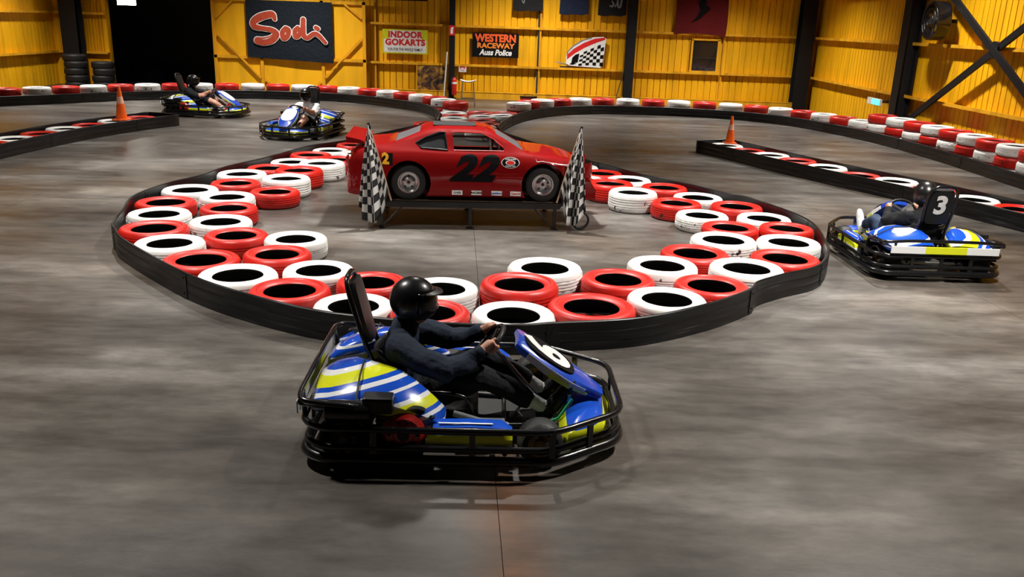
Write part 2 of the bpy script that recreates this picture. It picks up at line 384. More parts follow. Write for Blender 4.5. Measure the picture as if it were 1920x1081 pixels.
OPX0, OPX1, OPZ = -12.98, -9.61, 2.95
wb = MB()
wb.box(((XL + OPX0) / 2, YB + .1, ZC / 2), (OPX0 - XL, .14, ZC)); wb.box(((XR + OPX1) / 2, YB + .1, ZC / 2), (XR - OPX1, .14, ZC))
wb.box(((OPX0 + OPX1) / 2, YB + .1, (ZC + OPZ) / 2), (OPX1 - OPX0, .14, ZC - OPZ))
wall_back = struct(wb.build('wall_back', 'yellow_wall'), 'yellow ribbed metal back wall with horizontal girts')
wall_right = struct(MB().box((XR + .1, (YB + YF) / 2, ZC / 2), (.14, YB - YF, ZC)).build('wall_right', 'yellow_wall'), 'yellow ribbed metal side wall with cross bracing')
wall_left = struct(MB().box((XL - .1, (YB + YF) / 2, ZC / 2), (.14, YB - YF, ZC)).build('wall_left', 'yellow_wall'), 'yellow ribbed metal side wall beside the dark doorway')
struct(MB().box(((XL + XR) / 2, YF - .1, ZC / 2), (XR - XL, .14, ZC)).build('wall_front', 'ceiling_dark'), 'dark front wall')
# annex behind the doorway
an = MB(); ax0, ax1, ay1 = OPX0 - .8, OPX1 + .8, YB + 3.2
an.box(((ax0 + ax1) / 2, ay1, 1.75), (ax1 - ax0, .1, 3.6)); an.box((ax0, (YB + ay1) / 2 + .1, 1.75), (.1, ay1 - YB - .2, 3.6)); an.box((ax1, (YB + ay1) / 2 + .1, 1.75), (.1, ay1 - YB - .2, 3.6))
an.box(((ax0 + ax1) / 2, (YB + ay1) / 2 + .1, 3.5), (ax1 - ax0, ay1 - YB - .2, .1)); an.box(((ax0 + ax1) / 2, (YB + ay1) / 2 + .1, -.03), (ax1 - ax0, ay1 - YB - .2, .06))
struct(an.build('wall_annex', 'annex_dark'), 'black unlit room behind the open doorway')

def sheet_mesh(h):
    p = []
    for k in range(4):
        x = k * .2; p += [(x + .004, 0), (x + .168, 0), (x + .174, .035), (x + .190, .035), (x + .196, 0)]
    p.append((.8, 0)); b = MB(); n = len(p)
    b.add([(x, y, 0) for x, y in p] + [(x, y, h) for x, y in p], [(i, i + 1, i + 1 + n, i + n) for i in range(n - 1)])
    return b.mesh('cladding_sheet', 'yellow_wall')
SH = sheet_mesh(ZC - .02)
def clad(parent, x, y, rz):
    o = link('cladding_sheet', SH, parent); o.location = (x, y, .01); o.rotation_euler = (0, 0, rz)
x = XL
while x < XR - .05:
    if not (x + .8 > OPX0 and x < OPX1): clad(wall_back, min(x, XR - .8), YB - .03, 0)
    elif x < OPX0: clad(wall_back, OPX0 - .8, YB - .03, 0)
    elif x + .8 > OPX1: clad(wall_back, OPX1, YB - .03, 0)
    x += .8
y = YB
while y > 10.5: clad(wall_right, XR - .002, y - .02, -math.pi / 2); y -= .8
y = YB
while y > 17.5: clad(wall_left, XL + .002, y - .82, math.pi / 2); y -= .8
GZ = (1.02, 2.20, 3.35, 4.5, 5.7)
for z in GZ:
    for (a, b2) in ((XL, OPX0), (OPX1 - .02, -2.13), (-2.13, .59), (.59, 3.42), (3.42, 6.33), (6.33, XR)):
        MB().box(((a + b2) / 2, YB - .10, z), (b2 - a - .02, .15, .03)).box(((a + b2) / 2, YB - .175, z), (b2 - a - .02, .015, .07)).build('girt', 'yellow_girt', wall_back)
    for a, b2 in ((10, 15.5), (15.5, 20.7), (20.7, YB - .05)):
        MB().box((XR - .08, (a + b2) / 2, z), (.15, b2 - a - .02, .03)).box((XR - .155, (a + b2) / 2, z), (.015, b2 - a - .02, .07)).build('girt', 'yellow_girt', wall_right)
    MB().box((XL + .08, 22.4, z), (.15, 11, .03)).box((XL + .155, 22.4, z), (.015, 11, .07)).build('girt', 'yellow_girt', wall_left)
for xx in (-4.55, .62, 6.36): MB().box((xx, YB - .11, ZC / 2), (.05, .06, ZC)).build('mullion', 'yellow_girt', wall_back)
MB().box((.56, YB - .09, ZC / 2), (.05, .10, ZC)).build('mullion', 'black_matte', wall_back)
struct(MB().box((-.35 + 2.6, YB - .20, .10), (13.9, .10, .20)).box((-.35 + 2.6, YB - .19, .21), (13.9, .14, .02)).build('baseboard_back', 'yellow_girt'), 'low ledge along the foot of the yellow back wall')

def ibeam(name, x, y, w, d, ax):
    b = MB(); t = .025
    if ax == 'X': b.box((x, y - d / 2, ZC / 2), (w, t, ZC)).box((x, y + d / 2, ZC / 2), (w, t, ZC)).box((x, y, ZC / 2), (t, d, ZC))
    else: b.box((x - d / 2, y, ZC / 2), (t, w, ZC)).box((x + d / 2, y, ZC / 2), (t, w, ZC)).box((x, y, ZC / 2), (d, t, ZC))
    b.box((x, y, .012), (w + .12, d + .16, .024))
    return struct(b.build(name, 'dark_grey_column'), 'black steel column')
ibeam('trim_1', -2.13, YB - .30, .17, .17, 'X'); ibeam('trim_2', 3.42, YB - .34, .28, .26, 'X')
ibeam('trim_3', XR - .42, YB - .42, .42, .42, 'X'); ibeam('trim_4', XR - .24, 20.6, .34, .30, 'Y'); ibeam('trim_5', XL + .80, YB - .45, .5, .42, 'X')
# cross bracing on the right wall
for a, b2 in (((XR - .22, 20.2, .45), (XR - .22, 13.5, 3.9)), ((XR - .27, 20.2, 3.9), (XR - .27, 13.5, .45))):
    struct(MB().bar(a, b2, .14, .05, up=(1, 0, 0)).build('trim_8', 'dark_grey_column'), 'black diagonal steel brace crossing the yellow side wall')
MB_ = MB().lathe([(.0, -.03), (.16, -.03), (.16, .03), (0, .03)], 16, ax='X', c=(XR - .245, 16.85, 2.175))
struct(MB_.build('trim_9', 'dark_grey_column'), 'black round plate where the wall braces cross')

# sliding door of the dark doorway, pushed aside along the back wall
DX0, DX1, DY, DZ = OPX1 + .02, -4.80, YB - .30, 2.80
door = struct(empty('door_1', ((DX0 + DX1) / 2, DY, .02)), 'large yellow sliding door with braces beside the dark opening')
def dloc(o): o.location = (-(DX0 + DX1) / 2, -DY, -.02); return o
posts = [DX0 + .06, -8.08, -6.16, DX1 - .06]
for a, b2 in zip(posts[:-1], posts[1:]):
    dloc(MB().box(((a + b2) / 2, DY + .02, DZ / 2 + .02), (b2 - a - .012, .02, DZ - .04)).build('door_panel', 'yellow_door', door))
for p in posts: dloc(MB().box((p, DY - .03, DZ / 2 + .02), (.10, .07, DZ)).build('door_post', 'yellow_girt', door))
for z in (.10, 1.05, DZ - .04): dloc(MB().box(((DX0 + DX1) / 2, DY - .035, z), (DX1 - DX0, .06, .09)).build('door_rail', 'yellow_girt', door))
for a, b2 in (((-9.42, 1.72), (-8.12, .42)), ((-9.45, 2.2), (-8.9, 2.72)), ((-4.92, 1.74), (-6.12, .50)), ((-5.45, 2.72), (-4.92, 2.3)), ((-8.0, .40), (-7.7, .12)), ((-6.25, .40), (-6.5, .12))):
    dloc(MB().bar((a[0], DY - .06, a[1]), (b2[0], DY - .06, b2[1]), .05, .05, up=(0, 1, 0)).build('door_brace', 'yellow_girt', door))
struct(MB().box((-8.0, YB - .36, DZ + .14), (10.2, .10, .10)).build('trim_10', 'dark_grey_column'), 'dark steel track above the sliding door')

# dark window in the back wall
w1 = struct(empty('window_1', (5.80, YB - .12, 1.08)), 'tall narrow dark window under the red flag')
MB().box((0, .02, .46), (.80, .012, .90)).build('pane', 'window_glass_dark', w1)
for c, d in (((-.42, 0, .46), (.06, .07, 1.0)), ((.42, 0, .46), (.10, .07, 1.0)), ((0, 0, .96), (.9, .07, .05)), ((0, -.01, -.01), (.94, .10, .05))): MB().box(c, d).build('window_frame', 'yellow_girt', w1)
MB().box((0, .005, .40), (.80, .02, .02)).build('glazing_bar', 'black_matte', w1)

# ------------------------------------------------------------------ lamps
def lamp_tree():
    root = empty('high_bay_lamp')
    MB().lathe([(.0, .34), (.10, .34), (.13, .25), (.18, .16), (.30, .02), (.30, 0), (.285, 0), (.17, .14), (.0, .15)], 24).build('lamp_shade', 'dark_steel', root, 40)
    MB().lathe([(0, .06), (.16, .07), (.18, .12), (0, .13)], 20).build('lamp_bulb', 'lamp_glow', root, 40)
    MB().tube([(0, 0, .33), (0, 0, ZC - LAMP_Z + .02)], .012).build('hanging_rod', 'dark_steel', root)
    return root
for i, (lx, ly, pw, over) in enumerate(LAMPS):
    if i == 0: lp = lamp0 = lamp_tree()
    else: lp = copy_tree(lamp0)
    lp.location = (lx, ly, LAMP_Z)
    tag(lp, 'grey bell-shaped high bay lamp hanging over the ' + over, 'lamp', 'high bay lamps over the track')
    ld = bpy.data.lights.new('lamp_light', 'SPOT'); ld.energy = pw * 2.2; ld.color = (1., .95, .88); ld.spot_size = R_(114); ld.spot_blend = .9; ld.shadow_soft_size = .16
    lo = link('lamp_light', ld, lp); lo.location = (0, 0, .03)
fl2 = tag(empty('flood_lamp', (-12.25, YB - .15, 2.58)), 'white glowing flood lamp hung at the top of the dark doorway', 'lamp')
MB().box((0, .03, .02), (.62, .10, .26)).build('housing', 'dark_steel', fl2, bevel=.01)
MB().box((0, -.03, .01), (.56, .02, .22)).build('lens', 'lamp_glow', fl2)
MB().box((0, .05, .24), (.08, .04, .2)).build('bracket', 'dark_steel', fl2)

# ================================================================== BARRIERS AND TYRES
ISLAND_PATH = [(-1.92, 18.83), (-2.73, 16.66), (-3.15, 15.54), (-3.59, 14.74), (-3.93, 13.38), (-4.25, 12.39), (-4.32, 11.73), (-4.54, 11.07), (-4.62, 10.19), (-4.41, 9.42), (-4.22, 8.75), (-4.09, 8.51), (-3.89, 8.19), (-3.37, 7.61), (-2.76, 7.0), (-2.2, 6.58), (-1.59, 6.24), (-1.17, 6.11), (-0.63, 6.02), (-0.03, 6.01), (0.32, 6.1), (0.98, 6.28), (1.61, 6.69), (2.07, 7.14), (2.22, 7.4), (2.53, 7.68), (2.95, 8.01), (3.25, 8.57), (3.39, 9.09), (3.53, 9.86), (3.47, 10.52), (3.15, 11.42), (2.89, 11.72), (2.48, 12.33), (1.92, 12.99), (1.4, 13.91), (1.12, 14.41), (-0.29, 17.59)]
BACK_LEFT_PATH = [(-13.6, 20.0), (-12.67, 21.1), (-11.7, 22.2), (-10.7, 23.4), (-9.5, 24.4), (-8.1, 25.1), (-6.9, 25.35), (-5.6, 25.3), (-4.36, 24.8), (-3.1, 23.75), (-2.45, 22.9), (-2.02, 21.7), (-1.86, 20.6), (-1.85, 19.6)]
BACK_RIGHT_PATH = [(-0.4, 18.3), (-0.4, 18.9), (-0.21, 20.4), (0.18, 21.9), (0.85, 23.2), (1.79, 24.0), (2.76, 24.35), (4.6, 24.35), (6.0, 23.9), (7.1, 22.9), (7.8, 21.3), (8.25, 19.4), (8.42, 17.3), (8.45, 16.0), (8.45, 14.0), (8.45, 10.5)]
LEFT_DIVIDER_PATH = [(-8.75, 11.5), (-8.5, 12.5), (-8.35, 13.6), (-8.3, 14.5), (-8.2, 15.5), (-8.05, 16.5), (-7.75, 17.6), (-7.35, 18.7)]
RIGHT_DIVIDER_PATH = [(3.62, 17.35), (3.92, 16.7), (4.5, 15.3), (5.1, 14.1), (5.72, 12.95), (6.15, 12.0), (6.58, 11.0), (7.0, 9.9), (7.3, 9.0)]
TYRES = {
 'outer': [(-2.898, 15.266, 0.318, 'r'), (-3.191, 14.696, 0.317, 'w'), (-3.388, 14.063, 0.34, 'r'), (-3.523, 13.396, 0.335, 'w'), (-3.691, 12.737, 0.34, 'r'), (-3.902, 12.079, 0.345, 'w'), (-3.78, 11.41, 0.33, 'r'), (-4.191, 10.86, 0.353, 'w'), (-4.224, 10.148, 0.355, 'r'), (-4.028, 9.465, 0.35, 'w'), (-3.809, 8.786, 0.357, 'r'), (-3.414, 8.204, 0.341, 'w'), (-2.922, 7.699, 0.359, 'r'), (-2.418, 7.2, 0.345, 'w'), (-1.857, 6.8, 0.339, 'r'), (-1.266, 6.493, 0.322, 'w'), (-0.637, 6.366, 0.315, 'r'), (0.019, 6.389, 0.335, 'w'), (0.66, 6.681, 0.365, 'r'), (1.322, 6.938, 0.339, 'w'), (1.808, 7.421, 0.342, 'r'), (2.257, 7.962, 0.356, 'w'), (2.777, 8.455, 0.355, 'r'), (3.011, 9.12, 0.344, 'w'), (3.176, 9.759, 0.31, 'r'), (3.09, 10.397, 0.329, 'w'), (2.903, 11.043, 0.337, 'r'), (2.509, 11.614, 0.34, 'w'), (2.135, 12.181, 0.332, 'r'), (1.689, 12.684, 0.335, 'w'), (1.332, 13.251, 0.329, 'r'), (1.01, 13.829, 0.327, 'w')],
 'inner': [(-2.633, 14.328, 0.325, 'w'), (-2.847, 13.662, 0.326, 'r'), (-2.963, 12.99, 0.35, 'w'), (-3.145, 12.314, 0.345, 'r'), (-3.154, 11.634, 0.329, 'w'), (-3.131, 10.977, 0.322, 'r'), (-3.592, 10.495, 0.338, 'w'), (-3.366, 9.857, 0.332, 'r'), (-3.239, 9.194, 0.338, 'w'), (-2.888, 8.623, 0.326, 'r'), (-2.242, 8.532, 0.32, 'w'), (-2.256, 7.884, 0.322, 'r'), (-1.765, 7.46, 0.321, 'w'), (-1.223, 7.129, 0.309, 'r'), (-0.601, 7.005, 0.319, 'w'), (0.062, 7.07, 0.342, 'r'), (0.303, 7.731, 0.355, 'w'), (0.971, 7.524, 0.338, 'r'), (1.453, 8.012, 0.342, 'w'), (1.879, 8.569, 0.354, 'r'), (2.303, 9.149, 0.359, 'w'), (2.53, 9.807, 0.332, 'r'), (2.331, 10.44, 0.326, 'w'), (2.116, 11.065, 0.329, 'r'), (1.598, 11.483, 0.331, 'w'), (1.348, 12.104, 0.332, 'r'), (0.975, 12.657, 0.329, 'w')],
 'backleft': [(-13.68, 20.526, 0.335, 'r'), (-13.217, 21.076, 0.335, 'w'), (-12.745, 21.621, 0.335, 'r'), (-12.267, 22.159, 0.335, 'w'), (-11.801, 22.708, 0.335, 'r'), (-11.353, 23.271, 0.335, 'w'), (-10.864, 23.799, 0.335, 'r'), (-10.329, 24.281, 0.335, 'w'), (-9.753, 24.712, 0.335, 'r'), (-9.132, 25.076, 0.335, 'w'), (-8.48, 25.381, 0.335, 'r'), (-7.799, 25.612, 0.335, 'w'), (-7.09, 25.734, 0.335, 'r'), (-6.372, 25.773, 0.335, 'w'), (-5.655, 25.717, 0.335, 'r'), (-4.96, 25.532, 0.335, 'w'), (-4.306, 25.233, 0.335, 'r'), (-3.711, 24.828, 0.335, 'w'), (-3.171, 24.369, 0.335, 'r'), (-2.682, 23.903, 0.335, 'w'), (-2.243, 23.389, 0.335, 'r'), (-1.954, 22.778, 0.335, 'w'), (-1.599, 22.203, 0.335, 'r'), (-1.608, 21.527, 0.335, 'w'), (-1.516, 20.857, 0.335, 'r'), (-1.387, 19.501, 0.335, 'w')],
 'backright': [(-0.765, 18.777, 0.325, 'w'), (-0.818, 20.099, 0.325, 'r'), (-0.389, 21.249, 0.325, 'w'), (-0.333, 21.903, 0.325, 'r'), (0.014, 22.459, 0.325, 'w'), (0.252, 23.07, 0.325, 'r'), (0.648, 23.593, 0.325, 'w'), (1.132, 24.036, 0.325, 'r'), (1.728, 24.427, 0.325, 'w'), (2.393, 24.693, 0.325, 'r'), (3.107, 24.782, 0.325, 'w'), (3.827, 24.799, 0.325, 'r'), (4.545, 24.758, 0.325, 'w'), (5.253, 24.63, 0.325, 'r'), (5.93, 24.387, 0.325, 'w'), (6.548, 24.02, 0.325, 'r'), (7.088, 23.546, 0.325, 'w'), (7.526, 22.976, 0.325, 'r'), (7.85, 22.334, 0.325, 'w'), (8.102, 21.66, 0.325, 'r'), (8.318, 20.973, 0.325, 'w'), (8.492, 20.274, 0.325, 'r'), (8.628, 19.567, 0.325, 'w'), (8.719, 18.853, 0.325, 'r'), (8.773, 18.135, 0.325, 'w'), (8.814, 17.417, 0.325, 'r'), (8.835, 16.697, 0.325, 'w'), (8.835, 15.977, 0.325, 'r'), (8.835, 15.257, 0.325, 'w'), (8.835, 14.537, 0.325, 'r'), (8.835, 13.817, 0.325, 'w'), (8.835, 13.097, 0.325, 'r'), (8.835, 12.377, 0.325, 'w'), (8.835, 11.657, 0.325, 'r'), (8.835, 10.937, 0.325, 'w')],
 'leftdiv': [(-9.03, 12.005, 0.335, 'w'), (-8.873, 12.687, 0.335, 'r'), (-8.776, 13.38, 0.335, 'w'), (-8.721, 14.078, 0.335, 'r'), (-8.678, 14.777, 0.335, 'w'), (-8.606, 15.473, 0.335, 'r'), (-8.516, 16.167, 0.335, 'w'), (-8.379, 16.853, 0.335, 'r'), (-8.191, 17.528, 0.335, 'w'), (-7.968, 18.191, 0.335, 'r')],
 'rightdiv': [(4.162, 17.14, 0.335, 'w'), (4.437, 16.496, 0.335, 'r'), (4.7, 15.847, 0.335, 'w'), (4.985, 15.208, 0.335, 'r'), (5.3, 14.583, 0.335, 'w'), (5.627, 13.964, 0.335, 'r'), (5.963, 13.35, 0.335, 'w'), (6.271, 12.722, 0.335, 'r'), (6.552, 12.08, 0.335, 'w'), (6.831, 11.439, 0.335, 'r'), (7.093, 10.79, 0.335, 'w'), (7.34, 10.135, 0.335, 'r'), (7.567, 9.472, 0.335, 'w')],
 'neck': [(-1.48, 20.171, 0.335, 'w'), (-0.939, 21.625, 0.335, 'r'), (-0.846, 20.764, 0.335, 'w'), (-0.714, 19.441, 0.335, 'r'), (-1.43, 18.758, 0.335, 'w'), (-1.988, 19.191, 0.335, 'r'), (-0.776, 18.111, 0.335, 'w')],
}

BH = .24
def barrier(name, path, label, closed=False, n=8, h=BH, joints=5, group=None):
    P = spline([(p[0], p[1], 0) for p in path], n, closed); K = len(P); rings = []
    prof = [(-.014, .004), (.014, .004), (.014, .07), (.012, .074), (.012, .082), (.014, .086), (.014, .155), (.012, .159), (.012, .167), (.014, .171), (.014, h - .006), (.008, h), (-.008, h), (-.014, h - .006)]
    Ns = []
    for i in range(K):
        a = P[i - 1] if (closed or i > 0) else P[i]; b = P[(i + 1) % K] if (closed or i < K - 1) else P[i]
        t = (b - a).normalized(); nn = Vector((t.y, -t.x, 0)); Ns.append(nn)
        rings.append([P[i] + nn * u + Vector((0, 0, v)) for u, v in prof])
    o = MB().loft(rings, closed, not closed).build(name, 'barrier_plastic', None, 35)
    tag(o, label, 'barrier', group)
    for k in range(joints):
        i = int((k + .5) / joints * K); nn = Ns[i]; t = Vector((-nn.y, nn.x, 0)); c = P[i]
        for s in (-1, 1):
            pl = MB().bar(c + nn * .016 * s - t * .05 + Vector((0, 0, h / 2)), c + nn * .016 * s + t * .05 + Vector((0, 0, h / 2)), .006, h - .03)
            for zz in (.05, h - .05): pl.tube([c + nn * .016 * s + Vector((0, 0, zz)), c + nn * .026 * s + Vector((0, 0, zz))], .009, 6)
            pl.build('joint_plate', 'barrier_plastic', o)
    return o
barrier('track_barrier', ISLAND_PATH, 'black plastic barrier strip curving round the tyre island with the red car', joints=12)
barrier('track_barrier', BACK_LEFT_PATH, 'black plastic barrier strip before the dark doorway and sliding door', joints=8)
barrier('track_barrier', BACK_RIGHT_PATH, 'black plastic barrier strip along the right part of the yellow walls', joints=10)
def loop_of(path, wdt):
    P = spline([(p[0], p[1], 0) for p in path], 3); K = len(P); far = []
    for i in range(K):
        t = (P[min(i + 1, K - 1)] - P[max(i - 1, 0)]).normalized(); far.append(P[i] + Vector((-t.y, t.x, 0)) * wdt)
    return [tuple(p) for p in P] + [tuple(p) for p in reversed(far)]
barrier('track_barrier', loop_of(LEFT_DIVIDER_PATH, .80), 'black plastic barrier strip round the tyre divider near the dark doorway', True, 2, joints=6)
barrier('track_barrier', loop_of(RIGHT_DIVIDER_PATH, .80), 'black plastic barrier strip round the tyre divider behind the kart with number 3', True, 2, joints=6)

def tyre_mesh(name, kind):
    """unit: radius .335, width .20, lying on its side, base at z = 0"""
    Ro, W, ri = .335, .20, .215
    up = [(ri, .160, 1), (ri - .004, .172, 0), (ri + .008, .183, 0), (ri + .022, .185, 0), (.250, .191, 0), (.262, .1905, 0), (.268, .1965, 0), (.290, .1975, 0), (.308, .193, 0), (.322, .181, 0), (Ro - .003, .165, 0)]
    tread = []
    gs = (.138, .113, .087, .062) if kind != 'smooth' else (.112, .088)
    for g in gs: tread += [(Ro, g + .006, 0), (Ro - .010, g + .003, 0), (Ro - .010, g - .003, 0), (Ro, g - .006, 0)]
    low = [(r, W - z, mm) for r, z, mm in reversed(up)]
    prof = up + tread + low + [(.295, .05, 1), (.318, .10, 1), (.295, .15, 1)]
    b = MB().lathe(prof, 44, closed=True)
    me = b.mesh(name, ['tyre_red', 'rubber'], 38)
    if kind == 'block':     # cross cuts in the shoulder blocks
        bm = bmesh.new(); bm.from_mesh(me)
        for v in bm.verts:
            r = math.hypot(v.co.x, v.co.y); a = math.atan2(v.co.y, v.co.x); k = round(a / (2 * math.pi) * 44)
            if r > .318 and (v.co.z > .142 or v.co.z < .058) and k % 2 == 0: v.co.x *= .972; v.co.y *= .972
        bm.to_mesh(me); bm.free()
    return me
TM = {}
for kd in ('rib', 'block', 'smooth'):
    base = tyre_mesh('tyre_' + kd, kd)
    for c, mt in (('r', 'tyre_red'), ('w', 'tyre_white'), ('k', 'rubber')):
        me = base.copy(); me.materials[0] = MATS[mt]; TM[kd, c] = me
CN = {'r': 'red', 'w': 'white', 'k': 'black'}
_o = 'first second third fourth fifth sixth seventh eighth ninth tenth eleventh twelfth thirteenth fourteenth fifteenth sixteenth seventeenth eighteenth nineteenth'.split()
def ordinal(n):
    if n <= 19: return _o[n - 1]
    t, u = divmod(n, 10); return {2: 'twentieth', 3: 'thirtieth', 4: 'fortieth'}[t] if u == 0 else {2: 'twenty', 3: 'thirty', 4: 'forty'}[t] + '-' + _o[u - 1]
def put_tyre(x, y, z, r, c, kd, label, group, hz=1.):
    o = link('painted_tyre' if c != 'k' else 'bare_tyre', TM[kd, c]); o.location = (x, y, z); o.scale = (r / .335, r / .335, hz)
    o.rotation_euler = (0, 0, random.uniform(0, 6.28))
    return tag(o, label, 'tyre', group)
ROWS = {'outer': ("%s tyre against the island barrier, %s round from the red car's tail", 'island tyres along the barrier'),
        'inner': ("%s tyre of the island's inner row, %s round from the red car's tail", 'island tyres of the inner row'),
        'backleft': ('%%s %s tyre behind the back barrier, %s along from the left wall', 'tyres before the doorway and sliding door'),
        'backright': ('%%s %s tyre at the yellow wall, %s along the barrier from the island neck', 'tyres along the right part of the yellow walls'),
        'leftdiv': ('%s tyre in the divider near the dark doorway, %s from its far wall end', 'tyres of the divider near the doorway'),
        'rightdiv': ('%s tyre in the divider behind kart number 3, %s from the cone end', 'tyres of the divider behind kart number 3'),
        'neck': ('%s tyre in the narrow island neck behind the red car roof, %s of the cluster', 'tyres behind the red car')}
for row, L_ in TYRES.items():
    lab, grp = ROWS[row]
    for i, (x, y, r, c) in enumerate(L_):
        kd = random.choice(('rib', 'rib', 'block', 'smooth'))
        hz = random.uniform(.95, 1.12)
        if row == 'inner' and i in (2, 3, 4, 25, 24, 15): hz = 1.3; kd = 'rib'
        if row in ('backleft', 'backright'):      # these rows are stacked two high, three high beside the side wall
            n = 3 if (row == 'backright' and y < 20.3 and x > 7.5) else 2
            if row == 'backleft' and i < 2: n = 3
            if row == 'backright' and i < 4: n = 1
            if row == 'backleft' and i > len(L_) - 4: n = 1
            for q in range(n):
                c2 = c if (n - q) % 2 == 1 else ('w' if c == 'r' else 'r')
                lv = ('lone',) if n == 1 else (('lower', 'upper') if n == 2 else ('lowest', 'middle', 'topmost'))
                put_tyre(x, y, q * .203, r, c2, kd, (lab % (CN[c2], ordinal(i + 1))) % lv[q], '%s %s' % (CN[c2], grp), 1.)
        else: put_tyre(x, y, 0, r, c, kd, lab % (CN[c], ordinal(i + 1)), '%s %s' % (CN[c], grp), hz)
# bare black tyres stacked in the corner by the left column
for sx, sy, n, wh in ((-13.5, 26.7, 5, 'five-high stack beside the corner column'), (-12.75, 26.9, 4, 'four-high stack beside the dark doorway')):
    for q in range(n): put_tyre(sx + random.uniform(-.02, .02), sy, q * .203, .33, 'k', 'block', 'bare black tyre, %s from the floor in the %s' % (ordinal(q + 1), wh), 'black tyres stacked in the corner')

# ================================================================== CONES, STOOL, WALL THINGS
def cone(loc, label, sc):
    o = tag(empty('traffic_cone', loc), label, 'cone'); o.scale = sc
    MB().lathe([(.0, .72), (.028, .72), (.034, .70), (.14, .035), (.13, .03), (.0, .03)], 24).build('cone_body', 'cone_paint', o, 50)
    MB().box((0, 0, .016), (.36, .36, .032)).build('base', 'orange_cone', o, bevel=.008)
LT = TYRES['leftdiv']; lt = min(LT, key=lambda t: abs(t[1] - 17.3)); cone((lt[0] + .16, lt[1] - .02, .225), 'orange traffic cone with faded band on the left tyre divider', (.80, .80, .92))
rt = TYRES['rightdiv'][0]; cone((rt[0] + .06, rt[1] - .02, .225), 'orange traffic cone at the end of the right tyre divider', (.66, .66, .74))

st = tag(empty('stool', (-1.45, 24.95, 0)), 'white metal stool standing before the yellow wall', 'stool')
seat = []
for i in range(9):
    u = -1 + i / 4; seat.append([(u * .22, yy, .70 + .045 * u * u + zz) for yy, zz in ((-.16, 0), (.16, 0), (.16, .025), (-.16, .025))])
MB().loft(seat).build('seat', 'white_paint', st, 40)
for sx in (-1, 1):
    for sy in (-1, 1): MB().tube([(sx * .15, sy * .12, .71), (sx * .20, sy * .17, .0)], .013).build('leg', 'steel', st)
MB().tube([(-.18, -.15, .25), (.18, -.15, .25), (.18, .15, .25), (-.18, .15, .25)], .010, closed=True).build('footrest', 'steel', st)

# fire extinguisher on the column
fe = tag(empty('fire_extinguisher', (-2.03, YB - .50, .12)), 'red fire extinguisher with white band hung on the black column', 'extinguisher')
MB().lathe([(0, 0), (.07, .0), (.078, .02), (.078, .44), (.06, .50), (.025, .53), (.025, .56), (0, .56)], 20).build('cylinder', 'red_paint', fe, 40)
MB().lathe([(.080, .34), (.080, .40)], 20).build('band', 'decal_white', fe, 40)
MB().bar((-.0, 0, .58), (.09, 0, .62), .02, .02).bar((0, 0, .58), (.08, 0, .57), .02, .012).box((0, 0, .57), (.04, .04, .04)).build('valve', 'black_metal', fe)
MB().tube([(.0, -.02, .57), (-.09, -.05, .5), (-.1, -.05, .3), (-.085, -.05, .15)], .012).build('hose', 'rubber', fe)
MB().box((0, .07, .25), (.05, .06, .3)).build('bracket', 'black_metal', fe)
def flat_sign(name, label, cat, cx, cz, w, h, mat, y=None, t=.012):
    o = tag(empty(name, (cx, (y or YB - .175), cz)), label, cat)
    MB().box((0, t / 2, 0), (w, t, h)).build('board', mat, o); return o
def sgn(o, body, mat, u, v, size, **kw):
    return lettering('lettering', body, mat, o, frame((u, -.003, v), (1, 0, 0), (0, 0, 1)), size, extrude=.001, **kw)
def poly(o, name, pts, mat, t0=-.004, t1=-.001): return MB().prism(pts, t0, t1).build(name, mat, o)

s = flat_sign('fire_sign', 'small white sign with red arch symbol above the extinguisher', 'sign', -1.80, .93, .24, .24, 'decal_white')
poly(s, 'arch_symbol', [(math.cos(a) * r, math.sin(a) * r - .01) for r, aa in ((.09, range(0, 181, 20)), (.035, range(180, -1, -20))) for a in map(R_, aa)], 'decal_red')
sgn(s, 'FIRE', 'decal_red', 0, -.07, .07)
s = flat_sign('fire_sign', 'small red sign with white symbol high on the black column', 'sign', -2.13, 2.06, .18, .30, 'decal_red', y=YB - .415)
poly(s, 'symbol', [(-.04, -.10), (.03, -.10), (.03, .04), (.06, .09), (.0, .10), (-.04, .05)], 'decal_white')

s = flat_sign('indoor_gokarts_sign', 'yellow and white sign reading INDOOR GOKARTS in red', 'sign', -3.61, 1.675, 1.42, .73, 'kart_yellow')
poly(s, 'white_field', [(-.50, .33), (.50, .33), (.52, .08), (.66, .06), (.66, -.33), (-.66, -.33), (-.66, .06), (-.52, .08)], 'decal_white')
for body, v, sz, mt, sx in (('INDOOR', .20, .25, 'decal_red', 1.0), ('GOKARTS', -.03, .25, 'decal_red', 1.04), ('FUN FOR THE WHOLE FAMILY', -.245, .125, 'decal_black', .60)):
    lettering('lettering', body, mt, s, frame((0, -.006, v), (1, 0, 0), (0, 0, 1)), sz, extrude=.001, offset=.013 if sz > .2 else .002, sx=sx, space=1.08)
s = flat_sign('raceway_sign', 'black sign reading WESTERN RACEWAY in orange letters', 'sign', -.775, 1.655, 1.45, .73, 'decal_black')
plain('orange_print', (.75, .10, .015), .5); plain('amber_print', (.78, .22, .02), .5)
sgn(s, 'WESTERN', 'orange_print', 0, .205, .31, offset=.014, sx=.92)
sgn(s, 'RACEWAY', 'amber_print', 0, -.02, .21, offset=.008, sx=1.16)
sgn(s, 'Auss Police', 'decal_white', 0, -.225, .24, offset=.008, shear=.25, sx=.9)

